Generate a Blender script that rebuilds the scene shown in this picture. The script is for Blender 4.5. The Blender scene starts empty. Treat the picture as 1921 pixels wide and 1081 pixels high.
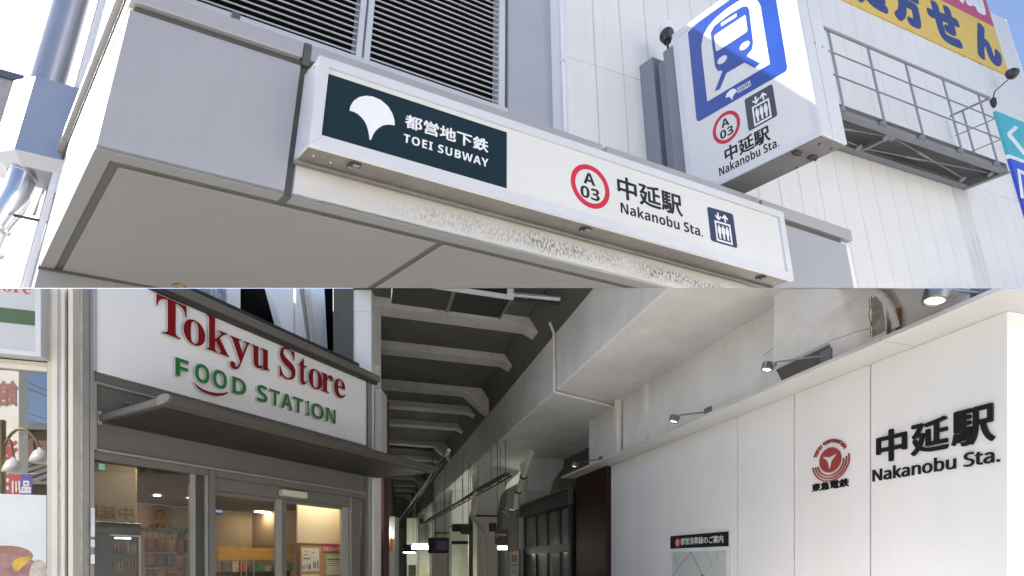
import bpy, bmesh, math, random
from mathutils import Vector, Matrix
random.seed(7)
scene = bpy.context.scene
COL = scene.collection
# ------------------------------------------------------------------ camera
F, PX, PY = 960.0, 960.5, 1055.0          # focal length and horizon of the view, in pixels of a 1921 x 1081 frame
CAM = Vector((0.0, 0.0, 1.6))
SPLIT = 541.0                             # height of the seam between the two places
cam_data = bpy.data.cameras.new('camera')
cam_data.sensor_width = 36.0
cam_data.lens = F / 1921.0 * 36.0
cam_data.shift_y = (PY - 540.5) / 1921.0
cam_data.clip_start = 0.05
cam_data.clip_end = 2000.0
cam = bpy.data.objects.new('camera', cam_data)
COL.objects.link(cam)
cam.location = CAM
cam.rotation_euler = (math.radians(90), 0, 0)
scene.camera = cam
# ------------------------------------------------------------------ sky, sun, exposure
SUN_TRAVEL = Vector((1.03, -0.33, -0.962)).normalized()     # the way the light goes: from the left, a little from behind
sun_from = -SUN_TRAVEL
world = bpy.data.worlds.new('World')
scene.world = world
world.use_nodes = True
nt = world.node_tree
bg = nt.nodes['Background']
sky = nt.nodes.new('ShaderNodeTexSky')
sky.sky_type = 'NISHITA'
sky.sun_disc = False
sky.sun_elevation = math.asin(sun_from.z)
sky.sun_rotation = math.atan2(sun_from.x, sun_from.y)
sky.air_density = 0.75
sky.dust_density = 1.8
sky.ozone_density = 1.0
nt.links.new(sky.outputs[0], bg.inputs[0])
bg.inputs[1].default_value = 0.11
sun_data = bpy.data.lights.new('sun', 'SUN')
sun_data.energy = 5.0
sun_data.angle = math.radians(0.53)
sun_data.color = (1.0, 0.95, 0.87)
sun = bpy.data.objects.new('sun', sun_data)
COL.objects.link(sun)
sun.rotation_euler = SUN_TRAVEL.to_track_quat('-Z', 'Y').to_euler()
vs = scene.view_settings
vs.view_transform = 'Standard'
vs.look = 'None'
vs.gamma = 1.0
vs.exposure = 1.75
vs.use_curve_mapping = False
scene.render.engine = 'CYCLES'
scene.cycles.use_denoising = True
scene.cycles.max_bounces = 10
scene.cycles.diffuse_bounces = 6
scene.cycles.glossy_bounces = 5
scene.cycles.transparent_max_bounces = 12
scene.cycles.caustics_reflective = False
scene.cycles.caustics_refractive = False
scene.cycles.sample_clamp_indirect = 6.0

# ------------------------------------------------------------------ geometry helpers
def ray(x, y):
    return Vector(((x - PX) / F, 1.0, (PY - y) / F))

class Frame:
    """axes a, b, c of one building; p() gives the point, at() finds the a, b, c seen at a picture position on one plane"""
    def __init__(s, O, u, v, w):
        s.O = O.copy()
        s.M = Matrix((u, v, w)).transposed()
        s.I = s.M.inverted()
    def p(s, a, b, c):
        return s.O + s.M @ Vector((a, b, c))
    def at(s, x, y, **kw):
        k, val = list(kw.items())[0]
        i = 'abc'.index(k)
        q = s.I @ (CAM - s.O); r = s.I @ ray(x, y)
        return q + r * ((val - q[i]) / r[i])

class Plane:
    """a flat face of a frame: x runs to the right as one reads it, y upwards, d outwards"""
    def __init__(s, fr, fixed, val, xaxis, xsign, out):
        s.fr, s.fixed, s.val, s.xa, s.xs, s.out = fr, fixed, val, xaxis, xsign, out
    def fc(s, x, y, d):
        k = {s.fixed: s.val + s.out * d, s.xa: x * s.xs, 'c': y}
        return (k['a'], k['b'], k['c'])
    def pt(s, x, y, d=0.0):
        return s.fr.p(*s.fc(x, y, d))
    def at(s, px, py, d=0.0):
        r = s.fr.at(px, py, **{s.fixed: s.val + s.out * d})
        return (r['abc'.index(s.xa)] * s.xs, r[2])

WORLD = Frame(Vector((0, 0, 0)), Vector((1, 0, 0)), Vector((0, 1, 0)), Vector((0, 0, 1)))

SC = 1.0      # size factor of the place being built

class MB:
    """collects shapes; build() links them as one mesh object"""
    def __init__(s):
        s.v = []; s.f = []; s.fc = []; s.smooth = []
    def add(s, pts, faces, fcs=None, smooth=False):
        n = len(s.v)
        s.v += [Vector(p) for p in pts]
        s.fc += [tuple(c) for c in (fcs if fcs is not None else pts)]
        s.f += [tuple(i + n for i in f) for f in faces]
        s.smooth += [smooth] * len(faces)
        return s
    def box(s, fr, a0, a1, b0, b1, c0, c1, bev=0.0):
        a0, a1 = min(a0, a1), max(a0, a1); b0, b1 = min(b0, b1), max(b0, b1); c0, c1 = min(c0, c1), max(c0, c1)
        if bev <= 0:
            co = [(a, b, c) for a in (a0, a1) for b in (b0, b1) for c in (c0, c1)]
            fa = [(0, 1, 3, 2), (4, 6, 7, 5), (0, 4, 5, 1), (2, 3, 7, 6), (0, 2, 6, 4), (1, 5, 7, 3)]
            return s.add([fr.p(*k) for k in co], fa, co)
        bm = bmesh.new()
        bmesh.ops.create_cube(bm, size=1.0)
        for v in bm.verts:
            v.co = Vector(((a0 + a1) / 2 + v.co.x * (a1 - a0), (b0 + b1) / 2 + v.co.y * (b1 - b0), (c0 + c1) / 2 + v.co.z * (c1 - c0)))
        bmesh.ops.bevel(bm, geom=bm.edges[:], offset=min(bev, (a1 - a0) * .4, (b1 - b0) * .4, (c1 - c0) * .4), segments=1, affect='EDGES')
        return s.add_bm(bm, lambda co: fr.p(*co))
    def add_bm(s, bm, fn, smooth=False):
        bm.verts.index_update()
        s.add([fn(v.co) for v in bm.verts], [[v.index for v in f.verts] for f in bm.faces], [tuple(v.co) for v in bm.verts], smooth)
        bm.free()
        return s
    def poly(s, pl, pts, d0, d1):
        """a flat outline on a plane given thickness from d0 to d1"""
        n = len(pts)
        co = [(x, y, d0) for x, y in pts] + [(x, y, d1) for x, y in pts]
        fa = [tuple(range(n)), tuple(range(2 * n - 1, n - 1, -1))] + [(i, i + n, (i + 1) % n + n, (i + 1) % n) for i in range(n)]
        return s.add([pl.pt(*k) for k in co], fa, [pl.fc(*k) for k in co])
    def rect(s, pl, x0, x1, y0, y1, d0, d1):
        return s.poly(pl, [(x0, y0), (x1, y0), (x1, y1), (x0, y1)], d0, d1)
    def ppoly(s, pl, pix, d0, d1):
        return s.poly(pl, [pl.at(x, y, d1) for x, y in pix], d0, d1)
    def ring(s, pl, cx, cy, rx, ry, k, d0, d1, n=40, t0=0, t1=360):
        full = abs(t1 - t0) >= 360
        m = n if full else n + 1
        an = [math.radians(t0 + (t1 - t0) * i / n) for i in range(m)]
        for i in range(n):
            j = (i + 1) % m
            q = [(cx + rx * math.cos(an[i]), cy + ry * math.sin(an[i])), (cx + rx * math.cos(an[j]), cy + ry * math.sin(an[j])),
                 (cx + k * rx * math.cos(an[j]), cy + k * ry * math.sin(an[j])), (cx + k * rx * math.cos(an[i]), cy + k * ry * math.sin(an[i]))]
            s.poly(pl, q, d0, d1)
        return s
    def disc(s, pl, cx, cy, rx, ry, d0, d1, n=36):
        return s.poly(pl, [(cx + rx * math.cos(2 * math.pi * i / n), cy + ry * math.sin(2 * math.pi * i / n)) for i in range(n)], d0, d1)
    def tube(s, pts, r, n=10, caps=True, r1=None):
        pts = [Vector(p) for p in pts]
        r *= SC
        if r1 is not None: r1 *= SC
        rings = []; m = len(pts)
        prev = None
        for i, p in enumerate(pts):
            t = (pts[min(i + 1, m - 1)] - pts[max(i - 1, 0)]).normalized()
            if prev is None:
                x = t.orthogonal().normalized()
            else:
                x = (prev - t * prev.dot(t)).normalized()
            prev = x
            y = t.cross(x)
            rr = r if r1 is None else r + (r1 - r) * i / (m - 1)
            rings.append([p + (x * math.cos(2 * math.pi * k / n) + y * math.sin(2 * math.pi * k / n)) * rr for k in range(n)])
        vv = [q for g in rings for q in g]
        fa = [(i * n + k, i * n + (k + 1) % n, (i + 1) * n + (k + 1) % n, (i + 1) * n + k) for i in range(m - 1) for k in range(n)]
        s.add(vv, fa, None, True)
        if caps:
            s.add(rings[0], [tuple(range(n))[::-1]]); s.add(rings[-1], [tuple(range(n))])
        return s
    def lathe(s, p0, axis, prof, n=24, cap0=True, cap1=True):
        """prof: list of (distance along the axis, radius)"""
        prof = [(h * SC, q * SC) for h, q in prof]
        axis = Vector(axis).normalized(); x = axis.orthogonal().normalized(); y = axis.cross(x)
        rings = [[Vector(p0) + axis * h + (x * math.cos(2 * math.pi * k / n) + y * math.sin(2 * math.pi * k / n)) * r for k in range(n)] for h, r in prof]
        vv = [q for g in rings for q in g]
        fa = [(i * n + k, i * n + (k + 1) % n, (i + 1) * n + (k + 1) % n, (i + 1) * n + k) for i in range(len(prof) - 1) for k in range(n)]
        s.add(vv, fa, None, True)
        if cap0: s.add(rings[0], [tuple(range(n))[::-1]])
        if cap1: s.add(rings[-1], [tuple(range(n))])
        return s
    def build(s, name, mat, parent=None, clip=None, label=None, cat=None, group=None, kind=None, weld=False):
        bm = bmesh.new()
        lay = bm.verts.layers.float_vector.new('fc')
        vs_ = []
        for p, c in zip(s.v, s.fc):
            v = bm.verts.new(p); v[lay] = Vector(c); vs_.append(v)
        for f, sm in zip(s.f, s.smooth):
            try:
                fc = bm.faces.new([vs_[i] for i in f]); fc.smooth = sm
            except ValueError:
                pass
        if weld:
            bmesh.ops.remove_doubles(bm, verts=bm.verts[:], dist=1e-5)
        if clip:
            k = (PY - SPLIT + (0.4 if clip == 'U' else -0.4)) / F
            no = Vector((0, -k, 1)).normalized()
            if clip == 'L': no = -no
            # keep the side the normal points to
            dd = [(v.co - CAM).dot(no) for v in bm.verts]
            if min(dd) < 0:
                if max(dd) <= 0:
                    bm.free(); return None
                r = bmesh.ops.bisect_plane(bm, geom=bm.verts[:] + bm.edges[:] + bm.faces[:], plane_co=CAM, plane_no=no, clear_inner=True, dist=1e-6)
                ed = [e for e in r['geom_cut'] if isinstance(e, bmesh.types.BMEdge) and e.is_valid and e.is_boundary]
                if ed:
                    bmesh.ops.holes_fill(bm, edges=ed, sides=0)
        bmesh.ops.recalc_face_normals(bm, faces=bm.faces[:])
        lo = Vector((min(v.co.x for v in bm.verts), min(v.co.y for v in bm.verts), min(v.co.z for v in bm.verts)))
        hi = Vector((max(v.co.x for v in bm.verts), max(v.co.y for v in bm.verts), max(v.co.z for v in bm.verts)))
        if parent is None:
            base = Vector(((lo.x + hi.x) / 2, (lo.y + hi.y) / 2, lo.z))
        else:
            base = Vector(parent['base'])
        for v in bm.verts: v.co -= base
        me = bpy.data.meshes.new(name)
        bm.to_mesh(me); bm.free()
        me.materials.append(mat)
        o = bpy.data.objects.new(name, me)
        COL.objects.link(o)
        o['base'] = tuple(base)
        if parent is None:
            o.location = base
        else:
            o.parent = parent
        tag(o, label, cat, group, kind)
        return o

def tag(o, label=None, cat=None, group=None, kind=None):
    if label: o['label'] = label
    if cat: o['category'] = cat
    if group: o['group'] = group
    if kind: o['kind'] = kind
    return o

def thing(name, label, cat, loc, group=None, kind=None):
    o = bpy.data.objects.new(name, None)
    COL.objects.link(o)
    o.empty_display_size = 0.2
    o.location = loc
    o['base'] = tuple(loc)
    return tag(o, label, cat, group, kind)

def bx(fr, a0, a1, b0, b1, c0, c1, name, mat, parent=None, clip=None, bev=0.0, **kw):
    return MB().box(fr, a0, a1, b0, b1, c0, c1, bev).build(name, mat, parent, clip, **kw)

# ------------------------------------------------------------------ lettering
_tx = {}
def text_shape(body, ls=1.0):
    if (body, ls) in _tx: return _tx[(body, ls)]
    cu = bpy.data.curves.new('letters', 'FONT')
    cu.body = body; cu.resolution_u = 4; cu.space_character = ls
    ob = bpy.data.objects.new('letters', cu)
    COL.objects.link(ob)
    dg = bpy.context.evaluated_depsgraph_get()
    me = bpy.data.meshes.new_from_object(ob.evaluated_get(dg))
    bpy.data.objects.remove(ob); bpy.data.curves.remove(cu)
    bm = bmesh.new(); bm.from_mesh(me); bpy.data.meshes.remove(me)
    bmesh.ops.remove_doubles(bm, verts=bm.verts[:], dist=1e-5)
    bm.verts.index_update()
    vv = [(v.co.x, v.co.y) for v in bm.verts]; ff = [[v.index for v in f.verts] for f in bm.faces]
    be = [(e.verts[0].index, e.verts[1].index) for e in bm.edges if e.is_boundary]
    bm.free()
    x0 = min(v[0] for v in vv); x1 = max(v[0] for v in vv); y0 = min(v[1] for v in vv); y1 = max(v[1] for v in vv)
    vv = [((x - x0) / (x1 - x0), (y - y0) / (y1 - y0)) for x, y in vv]
    _tx[(body, ls)] = (vv, ff, be)
    return _tx[(body, ls)]

def letters(mb, pl, body, x0, x1, y0, y1, d0, d1, bold=0.0, fn=None, ls=1.0):
    """lettering that fills a rectangle of a plane; bold thickens by that part of the height"""
    vv, ff, be = text_shape(body, ls)
    h = (y1 - y0) * bold
    nb_ = 12 if bold > 0.04 else 8
    offs = [(0, 0)] if bold <= 0 else [(h * math.cos(2 * math.pi * k / nb_), h * math.sin(2 * math.pi * k / nb_)) for k in range(nb_)] + [(0, 0)]
    sx = 1 if x1 > x0 else -1
    for i, (ox, oy) in enumerate(offs):
        e = d1 + i * 0.00015
        f2 = fn if fn else (lambda x, y: (x, y))
        pts = [f2(x0 + sx * h + (x1 - x0 - 2 * sx * h) * x + ox, y0 + h + (y1 - y0 - 2 * h) * y + oy) for x, y in vv]
        n = len(pts)
        co = [(x, y, e) for x, y in pts]
        fa = [tuple(f) for f in ff]
        if d1 - d0 > 0.0015:
            co += [(x, y, d0) for x, y in pts]
            fa += [(a, b, b + n, a + n) for a, b in be]
        mb.add([pl.pt(*k) for k in co], fa, [pl.fc(*k) for k in co])
    return mb

def word(pl, body, x0, x1, y0, y1, d0, d1, name, mat, parent, bold=0.0, clip=None, **kw):
    m = MB()
    letters(m, pl, body, x0, x1, y0, y1, d0, d1, bold, ls=kw.pop('ls', 1.0))
    return m.build(name, mat, parent, clip, **kw)

# ------------------------------------------------------------------ materials
def node(nt, typ, **kw):
    n = nt.nodes.new(typ)
    for k, v in kw.items(): setattr(n, k, v)
    return n

def pbr(name, col, rough=0.5, metal=0.0, var=0.06, vs=2.5, bump=0.0, bs=60.0, streak=0.0, stain=None, stain_amt=0.0, stain_scale=3.0, spec=0.5, coat=0.0, rvar=0.1):
    """surface with gentle unevenness of colour and gloss; streak: run-down dirt; stain: colour of blotches"""
    m = bpy.data.materials.new(name); m.use_nodes = True
    nt = m.node_tree; b = nt.nodes['Principled BSDF']
    L = nt.links.new
    at = node(nt, 'ShaderNodeAttribute', attribute_name='fc')
    n1 = node(nt, 'ShaderNodeTexNoise'); n1.inputs['Scale'].default_value = vs; n1.inputs['Detail'].default_value = 6
    L(at.outputs['Vector'], n1.inputs['Vector'])
    mr = node(nt, 'ShaderNodeMapRange'); mr.inputs['From Min'].default_value = 0.3; mr.inputs['From Max'].default_value = 0.7
    mr.inputs['To Min'].default_value = 1 - var; mr.inputs['To Max'].default_value = 1 + var
    L(n1.outputs['Fac'], mr.inputs['Value'])
    mx = node(nt, 'ShaderNodeMix', data_type='RGBA', blend_type='MULTIPLY'); mx.inputs[0].default_value = 1.0
    mx.inputs[6].default_value = (*col, 1)
    L(mr.outputs[0], mx.inputs[7])
    out = mx.outputs[2]
    if streak > 0:
        mp = node(nt, 'ShaderNodeMapping'); mp.inputs['Scale'].default_value = (9, 9, 0.5)
        L(at.outputs['Vector'], mp.inputs['Vector'])
        n2 = node(nt, 'ShaderNodeTexNoise'); n2.inputs['Scale'].default_value = 1.6; n2.inputs['Detail'].default_value = 5
        L(mp.outputs[0], n2.inputs['Vector'])
        r2 = node(nt, 'ShaderNodeMapRange'); r2.inputs['From Min'].default_value = 0.5; r2.inputs['From Max'].default_value = 0.78
        r2.inputs['To Min'].default_value = 0.0; r2.inputs['To Max'].default_value = streak
        L(n2.outputs['Fac'], r2.inputs['Value'])
        m2 = node(nt, 'ShaderNodeMix', data_type='RGBA', blend_type='MIX')
        L(r2.outputs[0], m2.inputs[0]); L(out, m2.inputs[6])
        m2.inputs[7].default_value = (col[0] * .45, col[1] * .43, col[2] * .38, 1)
        out = m2.outputs[2]
    if stain is not None:
        n3 = node(nt, 'ShaderNodeTexNoise'); n3.inputs['Scale'].default_value = stain_scale; n3.inputs['Detail'].default_value = 9; n3.inputs['Roughness'].default_value = 0.65
        L(at.outputs['Vector'], n3.inputs['Vector'])
        r3 = node(nt, 'ShaderNodeMapRange'); r3.inputs['From Min'].default_value = 0.5; r3.inputs['From Max'].default_value = 0.7
        r3.inputs['To Max'].default_value = stain_amt
        L(n3.outputs['Fac'], r3.inputs['Value'])
        m3 = node(nt, 'ShaderNodeMix', data_type='RGBA', blend_type='MIX')
        L(r3.outputs[0], m3.inputs[0]); L(out, m3.inputs[6]); m3.inputs[7].default_value = (*stain, 1)
        out = m3.outputs[2]
    L(out, b.inputs['Base Color'])
    b.inputs['Metallic'].default_value = metal
    b.inputs['Specular IOR Level'].default_value = spec
    if rvar > 0:
        rr = node(nt, 'ShaderNodeMapRange'); rr.inputs['From Min'].default_value = 0.3; rr.inputs['From Max'].default_value = 0.7
        rr.inputs['To Min'].default_value = max(0.02, rough - rvar * rough); rr.inputs['To Max'].default_value = min(1, rough + rvar * rough)
        L(n1.outputs['Fac'], rr.inputs['Value']); L(rr.outputs[0], b.inputs['Roughness'])
    else:
        b.inputs['Roughness'].default_value = rough
    if coat: b.inputs['Coat Weight'].default_value = coat
    if bump > 0:
        n4 = node(nt, 'ShaderNodeTexNoise'); n4.inputs['Scale'].default_value = bs; n4.inputs['Detail'].default_value = 5
        L(at.outputs['Vector'], n4.inputs['Vector'])
        bp = node(nt, 'ShaderNodeBump'); bp.inputs['Strength'].default_value = 1.0; bp.inputs['Distance'].default_value = bump
        L(n4.outputs['Fac'], bp.inputs['Height']); L(bp.outputs[0], b.inputs['Normal'])
    return m

def glow(name, col, strength):
    m = bpy.data.materials.new(name); m.use_nodes = True
    b = m.node_tree.nodes['Principled BSDF']
    b.inputs['Base Color'].default_value = (*col, 1)
    b.inputs['Emission Color'].default_value = (*col, 1); b.inputs['Emission Strength'].default_value = strength
    return m

def glass(name, tint=(0.9, 0.93, 0.92), refl=1.0, rough=0.0):
    """thin window pane: clear, with the mirror image stronger at grazing angles"""
    m = bpy.data.materials.new(name); m.use_nodes = True
    nt = m.node_tree; nt.nodes.remove(nt.nodes['Principled BSDF'])
    out = nt.nodes['Material Output']
    tr = node(nt, 'ShaderNodeBsdfTransparent'); tr.inputs[0].default_value = (*tint, 1)
    gl = node(nt, 'ShaderNodeBsdfGlossy'); gl.inputs['Roughness'].default_value = rough
    fr = node(nt, 'ShaderNodeFresnel')
    ge = node(nt, 'ShaderNodeNewGeometry'); io = node(nt, 'ShaderNodeMath', operation='MULTIPLY_ADD')      # the same weak mirror on both faces of the pane
    nt.links.new(ge.outputs['Backfacing'], io.inputs[0]); io.inputs[1].default_value = 1 / 1.5 - 1.5; io.inputs[2].default_value = 1.5
    nt.links.new(io.outputs[0], fr.inputs['IOR'])
    mu = node(nt, 'ShaderNodeMath', operation='MULTIPLY'); mu.use_clamp = True; mu.inputs[1].default_value = refl
    nt.links.new(fr.outputs[0], mu.inputs[0])
    mi = node(nt, 'ShaderNodeMixShader')
    nt.links.new(mu.outputs[0], mi.inputs[0]); nt.links.new(tr.outputs[0], mi.inputs[1]); nt.links.new(gl.outputs[0], mi.inputs[2])
    nt.links.new(mi.outputs[0], out.inputs[0])
    return m

def stained_fascia(name, col):
    """off-white panel with sooty run-down specks in its middle band and a tan top edge"""
    m = pbr(name, col, 0.42, var=0.05)
    nt = m.node_tree; L = nt.links.new; b = nt.nodes['Principled BSDF']
    src = b.inputs['Base Color'].links[0].from_socket
    at = [n for n in nt.nodes if n.type == 'ATTRIBUTE'][0]
    mp = node(nt, 'ShaderNodeMapping'); mp.inputs['Scale'].default_value = (58, 1, 22); L(at.outputs['Vector'], mp.inputs['Vector'])
    n = node(nt, 'ShaderNodeTexNoise'); n.inputs['Scale'].default_value = 1.0; n.inputs['Detail'].default_value = 4; L(mp.outputs[0], n.inputs['Vector'])
    r = node(nt, 'ShaderNodeMapRange'); r.inputs['From Min'].default_value = 0.47; r.inputs['From Max'].default_value = 0.56; L(n.outputs['Fac'], r.inputs['Value'])
    n5 = node(nt, 'ShaderNodeTexNoise'); n5.inputs['Scale'].default_value = 1.7; n5.inputs['Detail'].default_value = 3; L(at.outputs['Vector'], n5.inputs['Vector'])
    se = node(nt, 'ShaderNodeSeparateXYZ'); L(at.outputs['Vector'], se.inputs[0])
    # band of specks between c = 0.05 and 0.25, only right of the first stretch
    ad = node(nt, 'ShaderNodeMath', operation='MULTIPLY_ADD'); ad.inputs[1].default_value = 0.12; L(n5.outputs['Fac'], ad.inputs[0]); L(se.outputs[2], ad.inputs[2])
    cr = node(nt, 'ShaderNodeValToRGB'); cr.color_ramp.elements[0].position = 0.10; cr.color_ramp.elements[0].color = (0, 0, 0, 1)
    cr.color_ramp.elements[1].position = 0.34; cr.color_ramp.elements[1].color = (0, 0, 0, 1)
    for pos in (0.17, 0.24):
        e = cr.color_ramp.elements.new(pos); e.color = (1, 1, 1, 1)
    L(ad.outputs[0], cr.inputs[0])
    n6 = node(nt, 'ShaderNodeTexNoise'); n6.inputs['Scale'].default_value = 2.6; n6.inputs['Detail'].default_value = 4; L(at.outputs['Vector'], n6.inputs['Vector'])
    r6 = node(nt, 'ShaderNodeMapRange'); r6.inputs['From Min'].default_value = 0.35; r6.inputs['From Max'].default_value = 0.6; r6.inputs['To Min'].default_value = 0.3; L(n6.outputs['Fac'], r6.inputs['Value'])
    rb = node(nt, 'ShaderNodeMapRange'); rb.inputs['From Min'].default_value = 1.7; rb.inputs['From Max'].default_value = 2.5; L(se.outputs[0], rb.inputs['Value'])
    ra = node(nt, 'ShaderNodeMath', operation='MULTIPLY'); L(rb.outputs[0], ra.inputs[0]); L(r6.outputs[0], ra.inputs[1])
    m1 = node(nt, 'ShaderNodeMath', operation='MULTIPLY'); L(r.outputs[0], m1.inputs[0]); L(cr.outputs[0], m1.inputs[1])
    m2 = node(nt, 'ShaderNodeMath', operation='MULTIPLY'); L(m1.outputs[0], m2.inputs[0]); L(ra.outputs[0], m2.inputs[1])
    m3 = node(nt, 'ShaderNodeMath', operation='MULTIPLY'); L(m2.outputs[0], m3.inputs[0]); m3.inputs[1].default_value = 0.85
    mx = node(nt, 'ShaderNodeMix', data_type='RGBA'); L(m3.outputs[0], mx.inputs[0]); L(src, mx.inputs[6]); mx.inputs[7].default_value = (0.10, 0.095, 0.085, 1)
    rt = node(nt, 'ShaderNodeMapRange'); rt.inputs['From Min'].default_value = 0.24; rt.inputs['From Max'].default_value = 0.42; rt.inputs['To Max'].default_value = 0.7; L(ad.outputs[0], rt.inputs['Value'])
    my = node(nt, 'ShaderNodeMix', data_type='RGBA'); L(rt.outputs[0], my.inputs[0]); L(mx.outputs[2], my.inputs[6]); my.inputs[7].default_value = (0.42, 0.37, 0.30, 1)
    L(my.outputs[2], b.inputs['Base Color'])
    return m
# ================================================================== UPPER PLACE: subway entrance
VA = ray(3600, 1120).normalized(); VB = ray(-220, 1130).normalized(); VC = ray(960, -2855).normalized(); VA2 = ray(3550, 905).normalized()
SC = 2.0 / 3.4
U = Frame(CAM + ray(179, 277) * 2.0, VA * SC, VB * SC, VC * SC)
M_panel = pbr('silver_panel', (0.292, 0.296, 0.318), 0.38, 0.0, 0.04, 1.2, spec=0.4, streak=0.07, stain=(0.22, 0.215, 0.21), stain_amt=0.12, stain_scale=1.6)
M_flash = pbr('grey_flashing', (0.288, 0.29, 0.304), 0.4, 0.0, 0.04, 1.5)
M_joint = pbr('dark_joint', (0.07, 0.068, 0.063), 0.6, 0.0, 0.15, 5)
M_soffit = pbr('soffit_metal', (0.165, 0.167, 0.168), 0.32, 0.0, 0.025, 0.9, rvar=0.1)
M_sofjoint = pbr('soffit_joint', (0.06, 0.06, 0.055), 0.6, 0.0, 0.12, 5)
M_white = pbr('white_paint', (0.66, 0.66, 0.67), 0.4, 0.0, 0.03, 1.5)
M_alu = pbr('white_aluminium', (0.5, 0.513, 0.55), 0.32, 0.0, 0.03, 2)
M_alug = pbr('aluminium', (0.55, 0.56, 0.58), 0.35, 0.35, 0.05, 3)
M_face = pbr('sign_white', (0.56, 0.564, 0.552), 0.22, 0.0, 0.02, 1.0)
M_cream = pbr('cream_trim', (0.70, 0.68, 0.60), 0.5)
M_green = pbr('dark_green_vinyl', (0.007, 0.019, 0.021), 0.16, 0.0, 0.1, 1.5, spec=0.3)
M_ink = pbr('black_ink', (0.012, 0.013, 0.012), 0.5, spec=0.2)
M_red = pbr('red_ink', (0.44, 0.02, 0.04), 0.5, spec=0.25)
M_navy = pbr('navy_vinyl', (0.012, 0.022, 0.07), 0.4, spec=.3)
M_printw = pbr('white_print', (0.656, 0.664, 0.672), 0.35, var=0.02)
M_blue = pbr('blue_vinyl', (0.003, 0.04, 0.25), 0.3, var=0.04)
M_char = pbr('charcoal_vinyl', (0.03, 0.034, 0.045), 0.3)
M_under = pbr('sign_underside', (0.168, 0.162, 0.148), 0.45, 0.1, 0.08, 3, streak=0.25)
M_fascia = stained_fascia('stained_fascia', (0.47, 0.465, 0.455))
M_steel = pbr('stainless', (0.62, 0.63, 0.65), 0.25, 0.9, 0.06, 4)
M_bracket = pbr('grey_steel', (0.165, 0.176, 0.2), 0.45, 0.2, 0.06, 3)
M_black = pbr('black_plastic', (0.02, 0.02, 0.022), 0.45)
M_clad = pbr('white_cladding', (0.58, 0.58, 0.578), 0.5, 0.0, 0.025, 1.2, streak=0.10)
M_slat = pbr('louvre_slat', (0.44, 0.432, 0.42), 0.4, 0.2, 0.04, 3)
M_void = pbr('dark_void', (0.006, 0.006, 0.006), 1.0, spec=0.0)
M_rust = pbr('rusty_catch', (0.06, 0.052, 0.045), 0.6, 0.5, 0.3, 30)

# ---------------------------------------------------------------- station building with louvres
bL = 1.35
PF = Plane(U, 'b', bL, 'a', 1, -1)
aRight = PF.at(1036, 150)[0]
sill_c = PF.at(640, 96.6)[1]
s1 = U.at(1288, 45, a=5.6); s2 = U.at(1526, 190, a=5.6)
sv = U.I @ SUN_TRAVEL
roof_c = s1[2] - (bL - s1[1]) * (s2[2] - s1[2]) / (s1[1] - s2[1])
kk = (bL - s1[1]) / (-sv[1]); roof_c = s1[2] - sv[2] * kk
print('louvre building: right edge a', round(aRight, 2), 'sill', round(sill_c, 2), 'roof', round(roof_c, 2), 'sun abc', sv)
bld = thing('station_building', 'silver station building with dark louvre bays above the entrance canopy', 'building', U.p(2, 3, 0.5))
LV0, LV1, LV2, LV3 = PF.at(300, 0)[0], PF.at(667, 100)[0], PF.at(693, 110)[0], PF.at(935, 150)[0]
frame_c = sill_c
m = MB().box(U, 0.07, LV0 - 0.02, bL, 4.4, 0.2, roof_c).box(U, LV0 - 0.02, aRight, bL + 0.45, 4.4, 0.2, roof_c).box(U, LV0 - 0.02, aRight, bL + 0.02, bL + 0.45, 0.2, frame_c)
m.box(U, LV0 - 0.02, aRight, bL, bL + 0.46, roof_c - 0.1, roof_c).build('wall', M_panel, bld, 'U')
colL = PF.at(951, 150)[0]
bx(U, colL, aRight, bL - 0.03, bL + 0.44, 0.6, roof_c - 0.1, 'pilaster', pbr('blue_grey_panel', (0.3, 0.315, 0.355), 0.35, var=0.04, vs=0.8), bld, 'U', 0.004)
bx(U, 0.07, aRight, bL - 0.02, bL + 0.015, 0.6, frame_c - 0.01, 'sill', pbr('sill_metal', (0.416, 0.432, 0.48), 0.4, var=0.03), bld, 'U')
bx(U, PF.at(946.5, 150)[0], PF.at(951, 150)[0] - 0.002, bL - 0.01, bL + 0.3, frame_c, roof_c - 0.1, 'joint', M_joint, bld, 'U')
for nm, x0, x1 in (('louvre_bay', LV0, LV1), ('louvre_bay', LV2, LV3)):
    bay = bx(U, x0, x1, bL + 0.10, bL + 0.42, frame_c, roof_c - 0.1, nm, M_void, bld, 'U')
    pitch = 0.094
    n = int((roof_c - 0.25 - frame_c) / pitch)
    proto = None
    for k in range(n):
        c = frame_c + 0.045 + k * pitch
        sec = [(bL + 0.0, c), (bL + 0.0, c + 0.020), (bL + 0.004, c + 0.024), (bL + 0.016, c + 0.03), (bL + 0.017, c + 0.025), (bL + 0.009, c + 0.017), (bL + 0.009, c)]
        co = [(x0 + 0.005, b, q) for b, q in sec] + [(x1 - 0.005, b, q) for b, q in sec]
        ns = len(sec)
        MB().add([U.p(*t) for t in co], [tuple(range(ns)), tuple(range(2 * ns - 1, ns - 1, -1))] + [(i, (i + 1) % ns, (i + 1) % ns + ns, i + ns) for i in range(ns)], co).build('slat', M_slat, bay, 'U')
M_mull = pbr('louvre_frame', (0.48, 0.496, 0.528), 0.35, 0.1, 0.03)
xm = PF.at(680, 105)[0]
bx(U, LV1, xm - 0.012, bL - 0.012, bL + 0.3, frame_c, roof_c - 0.1, 'mullion', M_mull, bld, 'U', 0.004)
bx(U, xm + 0.012, LV2, bL - 0.012, bL + 0.3, frame_c, roof_c - 0.1, 'mullion', M_mull, bld, 'U', 0.004)
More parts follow.
